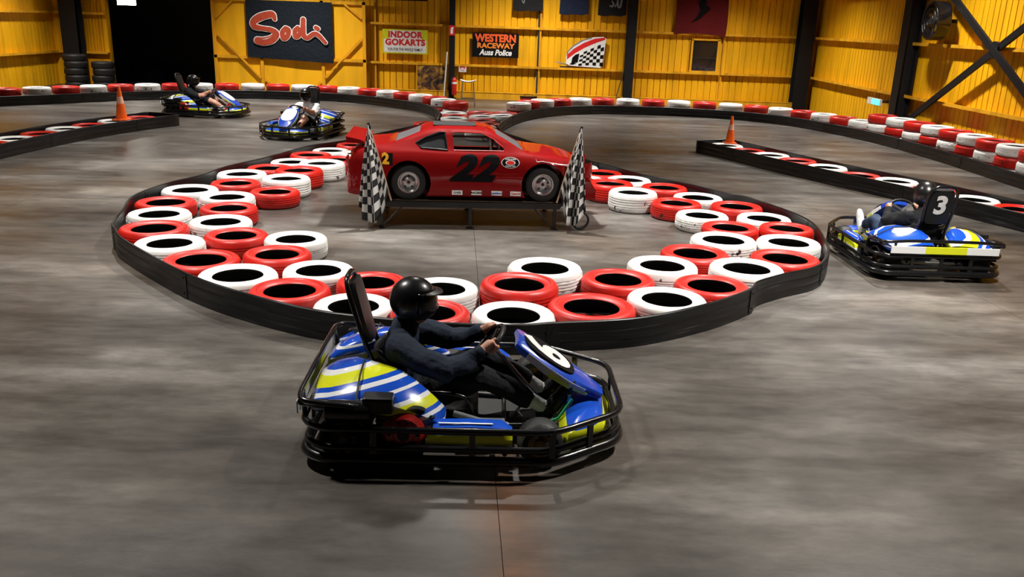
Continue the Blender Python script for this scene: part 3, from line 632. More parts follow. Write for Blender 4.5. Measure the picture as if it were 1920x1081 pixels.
# checkered flag shaped sign
s = tag(empty('checkered_flag_sign', (1.22, YB - .19, 1.10)), 'sign shaped like a waving checkered flag with a red stripe', 'sign')
out = [(.24, .06), (.34, .02), (.75, .0), (1.32, -.02), (1.40, .25), (1.43, .62), (1.46, .86), (1.36, .92), (1.05, .90), (.70, .80), (.42, .60), (.26, .42), (.22, .28)]
MB().prism(out, 0, .012).build('board', 'decal_white', s)
def flag_pt(a, b_):  # a along, b_ up, inside the checkered field
    return (.62 + a * .78 + b_ * .05 * (1 - a), .02 + b_ * (.38 + .34 * a) + .03 * math.sin(a * 3) * (1 - b_))
ckb = MB()
for i in range(7):
    for j in range(6):
        if (i + j) % 2 == 0: ckb.prism([flag_pt(i / 7, j / 6), flag_pt((i + 1) / 7, j / 6), flag_pt((i + 1) / 7, (j + 1) / 6), flag_pt(i / 7, (j + 1) / 6)], -.004, -.001)
ckb.build('checker_print', 'decal_black', s)
poly(s, 'dark_stripe', [(.25, .28), (.30, .44), (.46, .60), (.74, .78), (1.02, .87), (.98, .89), (.68, .80), (.40, .61), (.25, .43)], 'decal_grey')
poly(s, 'red_stripe', [(.25, .20), (.50, .40), (.80, .58), (1.15, .74), (1.43, .84), (1.40, .90), (1.10, .86), (.76, .72), (.46, .54), (.27, .36)], 'decal_red')
poly(s, 'black_print', [(.40, .10), (.60, .12), (.64, .40), (.52, .36), (.42, .26)], 'decal_black')  # black printed shapes left of the checkered field
poly(s, 'black_print', [(.34, .06), (.46, .05), (.55, .09), (.42, .13)], 'decal_black')
MB().tube([(-.10, -.01, .12), (.30, -.01, .05)], .018).build('pole', 'steel', s)
MB().box((.20, .06, -.05), (.30, .10, .09)).build('mount', 'black_metal', s)

# navy banner with brush lettering
bn = tag(empty('banner', (-7.16, YB - .42, .0)), 'navy cloth banner with red brush lettering hung on the sliding door', 'banner')
nx, nz_ = 24, 16; vs = []; fs = []
for j in range(nz_ + 1):
    for i in range(nx + 1):
        u = i / nx; v = j / nz_; z = 1.06 - .11 * u + v * (2.76 - 1.06 + .11 * u)
        vs.append((-1.33 + 2.66 * u, .012 * math.sin(7 * u + 2 * v) + .010 * math.sin(13 * u * v + 4) * (1 - v), z))
fs = [(j * (nx + 1) + i, j * (nx + 1) + i + 1, (j + 1) * (nx + 1) + i + 1, (j + 1) * (nx + 1) + i) for j in range(nz_) for i in range(nx)]
b = MB(); b.add(vs, fs); nv = len(vs); b.add([(x, y + .008, z) for x, y, z in vs], [tuple(reversed(f)) for f in fs]); b.build('cloth', 'banner_navy', bn, 60)
def stroke(pts, wd_, name, mat, y0, y1, grow=0.):
    """flat brush stroke: centre line pts (u, v), width per point"""
    P = spline([(p[0], p[1], 0) for p in pts], 6); K = len(P); ww = [interp(i / (K - 1), [(k / (len(wd_) - 1), w_) for k, w_ in enumerate(wd_)]) + grow for i in range(K)]
    bb = MB(); rings = []
    for i in range(K):
        t = (P[min(i + 1, K - 1)] - P[max(i - 1, 0)]).normalized(); n_ = Vector((-t.y, t.x, 0)) * ww[i]
        a_ = P[i] + n_; c_ = P[i] - n_
        yy = y0 - .0009 * i / K
        rings.append([(a_.x, yy, a_.y), (c_.x, yy, c_.y), (c_.x, y1, c_.y), (a_.x, y1, a_.y)])
    bb.loft(rings)
    for q, w_, dy_ in ((P[0], ww[0], .0004), (P[-1], ww[-1], -.0013)): bb.prism([(q.x + math.cos(2 * math.pi * k / 14) * w_, q.y + math.sin(2 * math.pi * k / 14) * w_) for k in range(14)], y0 + dy_, y1)
    return bb
def up_(x, y):  # banner print position in metres from a 1622 x 1081 layout
    return (-1.33 + (x - 60) / 1430 * 2.66, 2.74 - (y - 15) / 1000 * 1.74)
S_ = [([(545, 320), (520, 250), (460, 240), (300, 290), (190, 370), (200, 450), (330, 480), (480, 500), (555, 570), (480, 660), (340, 700), (240, 690)], [.055, .085, .10, .11, .10, .085, .065, .07, .10, .12, .12, .105]),
      ([(715, 470), (660, 540), (680, 640), (745, 590), (765, 500), (715, 470)], [.075] * 6),
      ([(920, 455), (870, 510), (880, 605), (940, 570), (975, 480)], [.07] * 5),
      ([(1015, 310), (1008, 450), (1015, 570), (1075, 615), (1180, 545), (1260, 565), (1375, 690)], [.075, .08, .08, .065, .065, .065, .05]),
      ([(1220, 438), (1258, 458)], [.062, .06])]
for gr, mt, y0, y1, nm in ((.022, 'decal_white', -.034, -.028, 'lettering_outline'), (0, 'orange_red', -.046, -.042, 'lettering_stroke')):
    if mt not in MATS: plain(mt, (.34, .040, .014), .6, var=.2)
    for q_, (pts, wd_) in enumerate(S_): stroke([up_(*p) for p in pts], wd_, nm, mt, y0 - q_ * .0015, y1, gr).build(nm, mt, bn)
poly(bn, 'lettering_outline', [up_(300, 672), up_(400, 660), up_(500, 600), up_(410, 645)], 'decal_white', -.056, -.050)

# shirts and the red flag hung on the wall
def shirt(cx, zb, w, label, mat, script=None):
    o = tag(empty('t_shirt', (cx, YB - .20, zb)), label, 'shirt', None)
    h = w * 1.25; hw = w / 2
    bb = MB(); pts = [(-hw, 0), (-hw * .5, -.03), (0, .0), (hw * .6, -.02), (hw, .03), (hw * .96, h * .62), (hw * 1.10, h * .52), (hw * 1.22, h * .70), (hw * 1.0, h * .97), (hw * .4, h * 1.02), (0, h * .94), (-hw * .4, h * 1.02), (-hw, h * .97), (-hw * 1.22, h * .70), (-hw * 1.10, h * .52), (-hw * .96, h * .62)]
    bb.prism(pts, -.02, .02).build('cloth', mat, o, bevel=.006)
    MB().tube([(-hw * .8, .0, h * .9), (0, 0, h * 1.08), (hw * .8, 0, h * .9)], .008).build('hanger', 'steel', o)
    if script:
        for pts, wd_ in script: stroke(pts, wd_, 'print', 'decal_grey', -.026, -.021).build('print', 'decal_grey', o)
    return o
shirt(.20, 2.72, .92, 'black t-shirt hung high on the yellow wall', 'shirt_black', [([(-.12, .34), (-.14, .22), (-.20, .30)], [.012, .015, .01])])
shirt(1.62, 2.66, .90, 'plain navy t-shirt hung high on the yellow wall', 'shirt_navy')
shirt(2.80, 2.66, .88, 'dark t-shirt with pale scribbled print hung beside the black column', 'shirt_black',
      [([(-.02, .42), (.03, .32), (-.03, .27), (-.09, .29)], [.02, .025, .03, .015]), ([(.08, .27), (.13, .36), (.15, .48)], [.02, .02, .02]), ([(.15, .48), (.17, .28), (.24, .27), (.27, .48)], [.02, .03, .03, .03])])
rf = tag(empty('red_flag', (5.56, YB - .20, 2.20)), 'dark red cloth flag with a black figure on the yellow wall', 'flag')
vs = []; nx, nz_ = 20, 16
for j in range(nz_ + 1):
    for i in range(nx + 1):
        u = i / nx; v = j / nz_; vs.append((-.80 + 1.60 * u + .02 * math.sin(6 * v), -.02 + .02 * math.sin(11 * u + 2 * v) * (1 - .5 * v), -.02 + .04 * math.sin(4 * u) * (1 - v) + v * 2.0))
fs = [(j * (nx + 1) + i, j * (nx + 1) + i + 1, (j + 1) * (nx + 1) + i + 1, (j + 1) * (nx + 1) + i) for j in range(nz_) for i in range(nx)]
b = MB(); b.add(vs, fs); b.add([(x, y + .008, z) for x, y, z in vs], fs); b.build('cloth', 'flag_red', rf, 60)
poly(rf, 'figure_print', [(-.30, .35), (-.15, .50), (-.05, .70), (-.12, .95), (.02, 1.1), (.12, 1.0), (.10, .85), (.25, .80), (.22, .70), (.10, .62), (.0, .50), (-.15, .40)], 'decal_black', -.062, -.05)
MB().tube([(-.85, 0, 1.97), (.85, 0, 1.97)], .015).build('rail', 'steel', rf)

mu_ = tag(empty('wall_poster', (-2.77, YB - .19, .20)), 'faded brown poster with dark blotchy shapes low on the yellow wall', 'poster')
MB().box((0, 0, .38), (.92, .014, .76)).build('print', 'faded_mural', mu_)
for c, d in (((-.47, 0, .38), (.03, .03, .80)), ((.47, 0, .38), (.03, .03, .80))): MB().box(c, d).build('batten', 'yellow_girt', mu_)
rod = tag(MB().tube([(-2.36, YB - .50, .005), (-2.27, YB - .41, 1.42)], .022).build('leaning_pole', 'off_white'), 'white pole leaning on the black column', 'pole')
bxx = tag(empty('tool_box', (.30, 26.6, 0)), 'dark red metal box on the floor behind the white tyres', 'box')
MB().box((0, 0, .10), (.50, .28, .20)).build('body', 'engine_red', bxx, bevel=.01); MB().box((0, 0, .22), (.52, .30, .04)).build('lid', 'black_metal', bxx, bevel=.008)
MB().tube([(-.12, 0, .24), (-.12, 0, .28), (.12, 0, .28), (.12, 0, .24)], .01).build('handle', 'black_metal', bxx)
st2 = tag(MB().bar((3.05, YB - .22, .01), (3.28, YB - .24, 1.0), .05, .03).build('leaning_board', 'plywood'), 'thin brown board leaning on the wall beside the black column', 'board')
# exit sign and wall fan on the side wall
ex = tag(empty('exit_sign', (XR - .36, 21.75, .72)), 'glowing green exit sign low beside the black side column', 'sign')
MB().box((0, 0, .07), (.06, .80, .16)).build('housing', 'white_paint', ex, bevel=.006); MB().box((-.035, -.16, .07), (.012, .46, .13)).build('lens', 'exit_green', ex)
MB().box((.18, 0, .07), (.32, .06, .06)).build('bracket', 'dark_steel', ex)
fn = tag(empty('wall_fan', (XR - .45, 19.0, 2.70)), 'black round wall fan above the girt by the side column', 'fan')
MB().lathe([(.36, -.12), (.40, -.12), (.40, .14), (.36, .14)], 28, closed=True, ax='X').build('shroud', 'black_metal', fn, 40)
bl = MB()
for q in range(5):
    a = q * 2 * math.pi / 5; d = Vector((0, math.cos(a), math.sin(a))); e = Vector((.25, -math.sin(a), math.cos(a))).normalized()
    bl.bar(d * .06, d * .34, .012, .14, up=e)
bl.lathe([(0, -.06), (.07, -.06), (.07, .06), (0, .06)], 14, ax='X'); bl.build('blades', 'dark_steel', fn)
for r in (.12, .24, .34): MB().tube([(-.13, math.cos(k * .2618) * r, math.sin(k * .2618) * r) for k in range(24)], .006, 6, True).build('guard_ring', 'black_metal', fn)
MB().bar((.10, 0, 0), (.43, 0, 0), .08, .08).build('bracket', 'black_metal', fn)

# ================================================================== DISPLAY STAND, RED CAR, FLAGS
SZ = .325                                 # height of the stand's deck
car_dir = R_(5.0)
stand = tag(empty('display_stand', (-.60, 10.60, 0), car_dir), 'low black steel stand carrying the red race car', 'stand')
MB().box((0, 0, SZ - .012), (2.18, 1.12, .024)).build('deck', 'plywood', stand)
for sy in (-1, 1): MB().box((0, sy * .56, SZ - .035), (2.18, .05, .07)).build('rail', 'black_metal', stand)
for sx in (-1.06, -.36, .36, 1.06): MB().box((sx, 0, SZ - .045), (.05, 1.08, .05)).build('cross_bar', 'black_metal', stand)
for sx in (-1.04, .02, 1.04):
    for sy in (-.54, .54): MB().box((sx, sy, (SZ - .05) / 2), (.04, .04, SZ - .05)).box((sx, sy, .005), (.09, .09, .01)).build('leg', 'black_metal', stand)
for sx in (-1, 1): MB().bar((sx * 1.02, -.54, .02), (sx * .78, -.54, SZ - .06), .02, .02).build('brace', 'black_metal', stand)
MB().prism([(1.09, SZ - .07), (1.14, SZ - .005), (1.14, SZ + .02), (1.09, SZ - .0)], -.58, .58).build('end_stop', 'black_metal', stand)

# car: x forward from the rear axle, y left, z up from the deck
CW = .60
car = tag(empty('race_car', (-1.315, 10.57, SZ + .002), car_dir), 'red race car with black number 22 on a low stand', 'car')
T_top = [(-.73, .30), (-.70, .44), (-.655, .565), (-.58, .620), (-.42, .640), (-.25, .655), (-.10, .705), (.10, .790), (.22, .830), (.40, .850), (.70, .850), (.92, .832), (1.05, .785), (1.20, .700), (1.40, .590), (1.50, .575), (1.75, .548), (1.95, .505), (2.10, .43), (2.19, .32), (2.23, .20)]
T_w = [(-.73, .42), (-.70, .50), (-.62, .565), (-.45, .60), (-.1, .625), (.2, .605), (.8, .590), (1.2, .600), (1.6, .630), (1.9, .585), (2.05, .52), (2.15, .44), (2.21, .34), (2.23, .28)]
T_b = [(-.73, .26), (-.70, .40), (-.655, .515), (-.58, .57), (-.3, .595), (0, .600), (.4, .585), (1.0, .575), (1.4, .56), (1.7, .52), (1.95, .45), (2.10, .37), (2.19, .27), (2.23, .17)]
def car_section(x, dy=0., dz=0., zb0=None):
    w = smooth_interp(x, T_w) - dy; zt = smooth_interp(x, T_top) - dz; zb = min(smooth_interp(x, T_b) - dz, zt - .01); z0 = .045 if zb0 is None else zb0
    g = max(0., min(1., (zt - zb - .03) / .22)); g = g * g * (3 - 2 * g)
    wr = w * .80 * (1 - g) + (.435 - dy) * g
    half = [(0, z0), (w * .80, z0), (w * .955, z0 + .01), (w * .985, z0 + .04), (w, .16), (w * 1.0, .28), (w * .995, .38), (w * .975, .46), (w * .945, zb - .035), (w * .915, zb - .008),
            (w * .885, zb + .012)]
    for q in (.25, .5, .75, .9): half.append((w * .885 * (1 - q) + wr * q, zb + .012 + (zt - .035 * g - zb - .012) * q))
    half += [(wr * .93, zt - .018 * g - .002), (wr * .78, zt - .008 * g), (wr * .45, zt - .002), (0, zt)]
    half = [(y, max(z, z0) if i < 4 else max(z, z0 + .02)) for i, (y, z) in enumerate(half)]
    return [(x, -y, z) for y, z in half] + [(x, y, z) for y, z in reversed(half[1:-1])]
def car_solid(dy=0., dz=0., zb0=None, x0=-.73, x1=2.23, n=64):
    X = [x0 + (x1 - x0) * (.5 - .5 * math.cos(math.pi * k / n)) * .35 + (x1 - x0) * k / n * .65 for k in range(n + 1)]
    return MB().loft([car_section(x, dy, dz, zb0) for x in X])
def tmp(b, mats='car_red'): return b.build('cutter', mats)
def boolean(o, c, op):
    md = o.modifiers.new('b', 'BOOLEAN'); md.operation = op; md.solver = 'EXACT'; md.object = c
def side_prism(pts, y0=-1., y1=1.): return MB().prism([(x, z) for x, z in pts], y0, y1)
QW = [(.085, .672), (.20, .735), (.36, .795), (.425, .795), (.455, .600), (.15, .620)]
DW = [(.505, .795), (.60, .803), (.86, .795), (1.00, .730), (1.13, .625), (1.12, .598), (.53, .598)]
def plan_prism(pts, z0, z1): return MB().prism(pts, z0, z1, fr=lambda u, v, w: (u, v, w))
WS = [(1.03, -.36), (1.03, .36), (1.36, .47), (1.36, -.47)]; RW = [(-.16, -.43), (-.16, .43), (.13, .36), (.13, -.36)]
ROOF_SLOT = [(.28, -.20), (.28, .20), (.80, .20), (.80, -.20)]
body = car_solid().build('body', 'car_red')
cuts = []
def cut(b, op='DIFFERENCE', tgt=None):
    c = tmp(b); boolean(tgt or body, c, op); cuts.append(c)
cut(car_solid(.035, .03, .09, -.28, 1.42, 40))
for xx in (0., 1.6):
    for s in (-1, 1): cut(MB().lathe([(0, s * .36), (.262, s * .36), (.262, s * .8), (0, s * .8)], 40, ax='Y', c=(xx, 0, .215)))
cut(side_prism(QW)); cut(side_prism(DW, -1, 0)); cut(side_prism([(x, z if z > .7 else z - .10) for x, z in DW], 0, 1)); cut(plan_prism(WS, .45, 1.)); cut(plan_prism(RW, .55, 1.))
me = evaluated_mesh(body, 'body'); smooth_by_angle(me, 32)
body.modifiers.clear(); body.data = me; body.parent = car
for c in cuts: bpy.data.objects.remove(c)
def pane(name, prism, mat, dy=.012, dz=.012):
    sh = car_solid(dy, dz, None, -.6, 2.1, 48).build(name, mat); inn = tmp(car_solid(dy + .008, dz + .008, .07, -.59, 2.09, 48)); pr = tmp(prism)
    boolean(sh, inn, 'DIFFERENCE'); boolean(sh, pr, 'INTERSECT'); me = evaluated_mesh(sh, name); smooth_by_angle(me, 40)
    sh.modifiers.clear(); sh.data = me; sh.parent = car
    for c in (inn, pr): bpy.data.objects.remove(c)
    me.materials.clear(); me.materials.append(MATS[mat]); return sh
pane('quarter_window', side_prism(QW, -1, 0), 'car_glass'); pane('quarter_window', side_prism(QW, 0, 1), 'car_glass')
pane('windscreen', plan_prism(WS, .56, 1.), 'grey_window_surround'); pane('rear_window', plan_prism(RW, .6, 1.), 'grey_window_surround')
# window seal round the quarter window, drawn proud of the body side
def side_y(x, z, off=.004):
    w = smooth_interp(x, T_w); zb = smooth_interp(x, T_b); zt = smooth_interp(x, T_top)
    tab = [(.085, w * .985), (.16, w), (.28, w), (.38, w * .995), (.46, w * .975), (zb - .035, w * .945), (zb - .008, w * .915), (zb + .012, w * .885), (zt - .035, .435)]
    return -(interp(z, tab) + off)
for q in (QW, ): MB().tube([(x, side_y(x, z, .0), z) for x, z in q], .012, 6, True).build('window_seal', 'black_plastic', car, 40)
MB().tube([(x, side_y(x, z, -.004), z) for x, z in DW], .008, 6, True).build('window_seal', 'engine_red', car, 40)
MB().prism(ROOF_SLOT, .843, .856, fr=lambda u, v, w: (u, v, w)).build('roof_hatch', 'black_matte', car, bevel=.006)
# roll cage, seat, steering wheel
for s in (-1, 1): MB().tube([(.10, s * .38, .14), (.42, s * .36, .74), (.92, s * .36, .74), (1.2, s * .44, .54)], .016).build('cage_bar', 'grey_window_surround', car, 40)
for x0, x1 in ((.96, .99), (1.07, 1.08)): MB().tube([(x0, -.40, .76), (x1, -.50, .30)], .014).build('cage_bar', 'decal_grey', car, 40)
MB().tube([(.42, -.36, .74), (.42, .36, .74)], .016).build('cage_bar', 'grey_window_surround', car, 40)
MB().tube([(.30, -.36, .60), (.30, -.30, .20)], .02).build('cage_bar', 'decal_grey', car, 40)
MB().box((.45, -.12, .22), (.40, .36, .14)).box((.24, -.12, .38), (.10, .36, .36), rot=Matrix.Rotation(-.25, 3, 'Y')).build('race_seat', 'black_matte', car, bevel=.03)
MB().tube([(.98 + .03 * math.cos(a), -.12 + .14 * math.sin(a), .56 + .13 * math.cos(a)) for a in [k * .314159 for k in range(20)]], .013, 8, True).build('steering_wheel', 'black_plastic', car, 40)
MB().box((.6, 0, .115), (1.4, .9, .01)).build('cabin_floor', 'black_matte', car)
MB().box((1.15, 0, .52), (.10, .86, .10)).build('dashboard', 'black_matte', car, bevel=.02)
# wheels
def car_wheel(x, s):
    w = MB().lathe([(.10, s * .36), (.19, s * .37), (.208, s * .385), (.212, s * .41), (.212, s * .52), (.207, s * .545), (.19, s * .555), (.135, s * .553), (.128, s * .545), (.128, s * .40), (.10, s * .40)], 40, ax='Y', c=(x, 0, .212)).build('wheel', 'rubber', car, 35)
    rim = MB().lathe([(.129, s * .556), (.118, s * .555), (.112, s * .53), (.104, s * .505), (.085, s * .500), (.05, s * .515), (.038, s * .520), (.036, s * .530), (0, s * .530)], 36, ax='Y', c=(x, 0, .212)).build('rim', 'steel', w, 35)
    hb = MB()
    for k in range(5):
        a = k * 2 * math.pi / 5 + .3; hb.lathe([(0, s * .514), (.014, s * .514), (.014, s * .508), (0, s * .500)], 10, ax='Y', c=(x + .066 * math.cos(a), 0, .212 + .066 * math.sin(a)))
    hb.lathe([(0, s * .533), (.020, s * .533), (.020, s * .526), (0, s * .526)], 12, ax='Y', c=(x, 0, .212)); hb.build('rim_holes', 'black_matte', w)
for xx in (0., 1.6):
    for s in (-1, 1): car_wheel(xx, s)
for s in (-1, 1):
    for xx in (0., 1.6): MB().lathe([(0, s * .10), (.240, s * .10), (.240, s * .355), (0, s * .355)], 28, ax='Y', c=(xx, 0, .245)).build('wheel_well', 'black_matte', car, 40)
    MB().prism([(2.02, .02), (2.26, .02), (2.27, .12), (2.16, .30), (2.08, .32), (2.02, .2)], s * .40, s * .47).build('front_winglet', 'car_red', car, bevel=.012)
MB().prism([(-.72, .655), (-.50, .648), (-.48, .66), (-.56, .70), (-.73, .735)], -.50, .50).build('rear_spoiler', 'car_red', car, bevel=.01)
MB().prism([(2.0, .035), (2.27, .02), (2.27, .05), (2.0, .07)], -.46, .46).build('front_lip', 'car_red', car, bevel=.008)
MB().box((-.735, -.30, .44), (.02, .20, .07)).build('tail_lamp', 'red_paint', car, bevel=.006); MB().box((-.735, .30, .44), (.02, .20, .07)).build('tail_lamp', 'red_paint', car, bevel=.006)
# printing on the near flank
def flank(name, me, mat, x, z, off=.006):
    """lays a flat mesh (x right, y up) onto the right flank of the car, following its curve"""
    bm = bmesh.new(); bm.from_mesh(me)
    bmesh.ops.triangulate(bm, faces=bm.faces)
    for v in bm.verts:
        xx = x + v.co.x; zz = z + v.co.y; v.co = (xx, side_y(xx, zz, off + v.co.z), zz)
    bm.to_mesh(me); bm.free(); me.materials.clear(); me.materials.append(MATS[mat]); return link(name, me, car)
flank('number', text_mesh('22', .40, .0008, .022, .40, 1.16, space=1.12), 'decal_black', .745, .385)
flank('number', text_mesh('2', .17, .0008, .008), 'decal_yellow', -.265, .49, .009)
def quad(w, h): 
    b = MB(); b.add([(-w / 2, -h / 2, 0), (w / 2, -h / 2, 0), (w / 2, h / 2, 0), (-w / 2, h / 2, 0)], [(0, 1, 2, 3)]); return b.mesh('sticker', 'decal_white')
flank('sticker', quad(.12, .14), 'decal_black', -.24, .49, .003)
for i, (x, body, mt) in enumerate(((.575, 'UHSB', 'decal_grey'), (.805, 'RACING', 'decal_black'), (1.045, 'pedders', 'kart_blue'), (1.27, 'Castrol', 'decal_red'))):
    flank('sticker', quad(.125, .055), 'decal_white', x, .108, .004); flank('sticker_lettering', text_mesh(body, .036, .0006, .001), mt, x, .108, .007)
def disc(rx, rz, r0=0.):
    b = MB(); n = 32; c = [(math.cos(2 * math.pi * k / n), math.sin(2 * math.pi * k / n)) for k in range(n)]
    b.add([(x * rx, y * rz, 0) for x, y in c], [tuple(range(n))]); return b.mesh('badge', 'decal_white')
flank('badge', disc(.108, .066), 'decal_white', 1.20, .475, .004); flank('badge', disc(.100, .059), 'decal_black', 1.20, .475, .006); flank('badge', disc(.058, .030), 'decal_white', 1.20, .475, .0075)
flank('badge', disc(.048, .022), 'decal_red', 1.20, .475, .009)
flank('badge_lettering', text_mesh('AUSSIE RACING', .022, .0005, .0008, sx=.8), 'decal_white', 1.20, .515, .008); flank('badge_lettering', text_mesh('RACING CARS', .022, .0005, .0008, sx=.8), 'decal_white', 1.20, .435, .008)
def ribbon(pts):
    b = MB(); b.add([(x, y, 0) for x, y in pts], [tuple(range(len(pts)))]); return b.mesh('sticker', 'decal_white')
flank('sticker', ribbon([(-.20, .030), (-.13, .050), (.16, .008), (.22, -.03), (.20, -.05), (.0, -.012), (-.12, .008), (-.19, .0)]), 'decal_white', 1.70, .492, .006)
for s in (-1, 1): MB().prism([(1.98, .40), (2.08, .36), (2.06, .33), (1.98, .36)], s * .40, s * .47).build('head_lamp', 'decal_grey', car)

# chequered flags leaning at both ends of the stand
def race_flag(foot, top, sgn_, label, ln):
    o = tag(empty('chequered_flag', foot), label, 'flag')
    f_, t_ = Vector((0, 0, 0)), Vector(top) - Vector(foot); d = t_.normalized()
    MB().tube([f_, t_], .011, 8).build('pole', 'wood_pole', o, 40); MB().tube([t_ - d * .05, t_ + d * .02], .016, 8).build('pole_tip', 'black_plastic', o, 40)
    nu, nv = 40, 34; vs = []; uv = []
    Lx, Lz = ln                                        # outer lower corner of the hanging cloth, from the pole's top
    hoist = d * -(t_.length * .86)
    for j in range(nv + 1):
        for i in range(nu + 1):
            u = i / nu; v = j / nv                     # u: from the pole across the cloth, v: down from the top of the pole
            a = hoist * v; e = Vector((Lx * (v ** .8), -.02 * v, Lz * v))
            p = a.lerp(e, u); sag = .30 * math.sin(math.pi * u ** .8) * v ** 3
            fold = (.070 * math.sin(u * 15) + .03 * math.sin(u * 29 + 1)) * v * min(1, u * 5)
            p = t_ + p + Vector((fold * .25, -.02 - abs(fold) * .1 + fold * .9 - .03 * math.sin(math.pi * u), -sag))
            vs.append(tuple(p)); uv.append((u, v))
    fs = [(j * (nu + 1) + i, j * (nu + 1) + i + 1, (j + 1) * (nu + 1) + i + 1, (j + 1) * (nu + 1) + i) for j in range(nv) for i in range(nu)]
    me = bpy.data.meshes.new('cloth'); me.from_pydata(vs, [], fs); me.materials.append(MATS['flag_checker']); ul = me.uv_layers.new(name='UVMap')
    for lp in me.loops: ul.data[lp.index].uv = uv[lp.vertex_index]
    smooth_by_angle(me, 80); c = link('cloth', me, o); md = c.modifiers.new('thickness', 'SOLIDIFY'); md.thickness = .004
race_flag((-1.46, 9.93, .335), (-1.70, 9.85, 1.22), -1, 'chequered flag leaning at the back wheel of the red car', (-.13, -.95))
race_flag((.50, 10.12, .335), (.745, 10.06, 1.235), 1, 'chequered flag leaning at the front wheel of the red car', (.10, -.97))
hose = tag(empty('hose_coil', (.80, 10.20, .0)), 'small black rubber hose coil standing under the chequered flag by the front wheel', 'hose')
MB().tube([(.10 * math.cos(a), .03 * math.sin(a * .5), .115 + .10 * math.sin(a)) for a in [q * .2618 for q in range(48)]], .014, 8).build('coil', 'rubber', hose, 60)

# ================================================================== GO-KARTS (x forward, y left, z up, origin on the floor under the middle)
def rounded_loop(pts, r=.08, n=4):
    """closed polygon with rounded corners"""
    out = []; K = len(pts)
    for i in range(K):
        p = Vector(pts[i]); a = (Vector(pts[i - 1]) - p); b = (Vector(pts[(i + 1) % K]) - p); ra = min(r, a.length * .45, b.length * .45)
        p0 = p + a.normalized() * ra; p1 = p + b.normalized() * ra
        for k in range(n + 1):
            t = k / n; out.append(p0 * (1 - t) ** 2 + p * 2 * t * (1 - t) + p1 * t * t)
    return out
def kart_tree():
    k = empty('go_kart')
    # guard rails running all the way round
    def outline(dx, dy, z): return [(-.92 + dx, -.56 + dy, z), (-.80, -.66 + dy, z), (.46 - dx * .3, -.66 + dy, z), (.88 - dx, -.36 + dy, z), (.88 - dx, .36 - dy, z), (.46 - dx * .3, .66 - dy, z), (-.80, .66 - dy, z), (-.92 + dx, .56 - dy, z)]
    MB().tube(rounded_loop(outline(0, 0, .085), .12), .030, 10, True).build('guard_rail', 'black_metal', k, 50)
    MB().tube(rounded_loop(outline(.012, .012, .150), .12), .020, 8, True).build('guard_rail', 'black_metal', k, 50)
    MB().tube(rounded_loop(outline(.0, .0, .265), .12), .019, 8, True).build('guard_rail', 'black_metal', k, 50)
    post = MB().box((0, 0, .18), (.035, .016, .20)).mesh('guard_post', 'black_metal')
    for px, py, rz in ((-.52, .655, 0), (.02, .655, 0), (.46, .650, 0), (.68, .51, -.62), (.875, .18, 1.57), (-.915, .3, 1.57), (-.915, .0, 1.57)):
        for s in ((1, -1) if py else (1,)):
            o = link('guard_post', post, k); o.location = (px, py * s, 0); o.rotation_euler = (0, 0, rz * s)
    # raised rear hoops
    MB().tube(rounded_loop([(-.92, -.60, .40), (-.60, -.63, .38), (-.60, -.63, .37), (-.92, -.60, .385)], .02), .016, 8, True).build('rear_hoop', 'black_metal', k, 50)
    MB().tube(spline([(-.55, -.62, .26), (-.60, -.63, .37), (-.80, -.63, .40), (-.92, -.58, .41), (-.93, -.3, .425), (-.93, .3, .425), (-.92, .58, .41), (-.80, .63, .40), (-.60, .63, .37), (-.55, .62, .26)], 5), .017, 8).build('rear_hoop', 'black_metal', k, 50)
    for s in (-1, 1):
        MB().tube([(-.92, s * .50, .275), (-.925, s * .50, .42)], .014).build('hoop_post', 'black_metal', k)
    MB().box((-.948, 0, .335), (.012, 1.10, .075)).build('rear_panel', 'livery_rear', k, bevel=.004)
    # chassis
    ch = MB()
    for s in (-1, 1): ch.tube([(-.82, s * .30, .13), (-.45, s * .30, .09), (.10, s * .22, .085), (.45, s * .20, .085), (.80, s * .22, .10)], .016)
    for xx, w in ((-.70, .62), (-.28, .62), (.20, .60), (.62, .45)): ch.tube([(xx, -w, .10), (xx, w, .10)], .014)
    ch.build('chassis_frame', 'dark_steel', k, 50)
    MB().box((.28, 0, .070), (1.0, .44, .008)).build('floor_pan', 'black_plastic', k)
    MB().tube([(-.70, -.56, .14), (-.70, .56, .14)], .020, 10).build('rear_axle', 'steel', k, 50)
    # wheels
    def wheel(x, s, r, yi, yo):
        c = (x, 0, r); yi *= s; yo *= s; m_ = (yi + yo) / 2
        w = MB().lathe([(r * .52, yi), (r * .80, yi - s * .004), (r * .95, yi + s * .012), (r, yi + s * .032), (r, yo - s * .032), (r * .95, yo - s * .012), (r * .80, yo + s * .004), (r * .55, yo - s * .004), (r * .50, yo - s * .02), (r * .50, yi + s * .02)], 28, closed=True, ax='Y', c=c).build('wheel', 'rubber', k, 40)
        MB().lathe([(r * .55, yo - s * .003), (r * .48, yo - s * .006), (r * .45, yo - s * .04), (r * .22, yo - s * .045), (r * .20, yo - s * .015), (0, yo - s * .015)], 24, ax='Y', c=c).build('rim', 'gold_rim', w, 40)
        nb = MB()
        for q in range(3): a = q * 2.0944; nb.lathe([(0, yo - s * .035), (.012, yo - s * .035), (.012, yo - s * .05)], 8, ax='Y', c=(x + r * .33 * math.cos(a), 0, r + r * .33 * math.sin(a)))
        nb.build('wheel_nuts', 'steel', w)['kind'] = 'stuff'
    for s in (-1, 1): wheel(-.70, s, .142, .36, .56); wheel(.40, s, .130, .42, .555)
    for s in (-1, 1): MB().tube([(.40, s * .22, .11), (.40, s * .43, .13)], .016).tube([(.37, s * .40, .13), (.28, s * .06, .12)], .008).build('stub_axle', 'steel', k, 40)
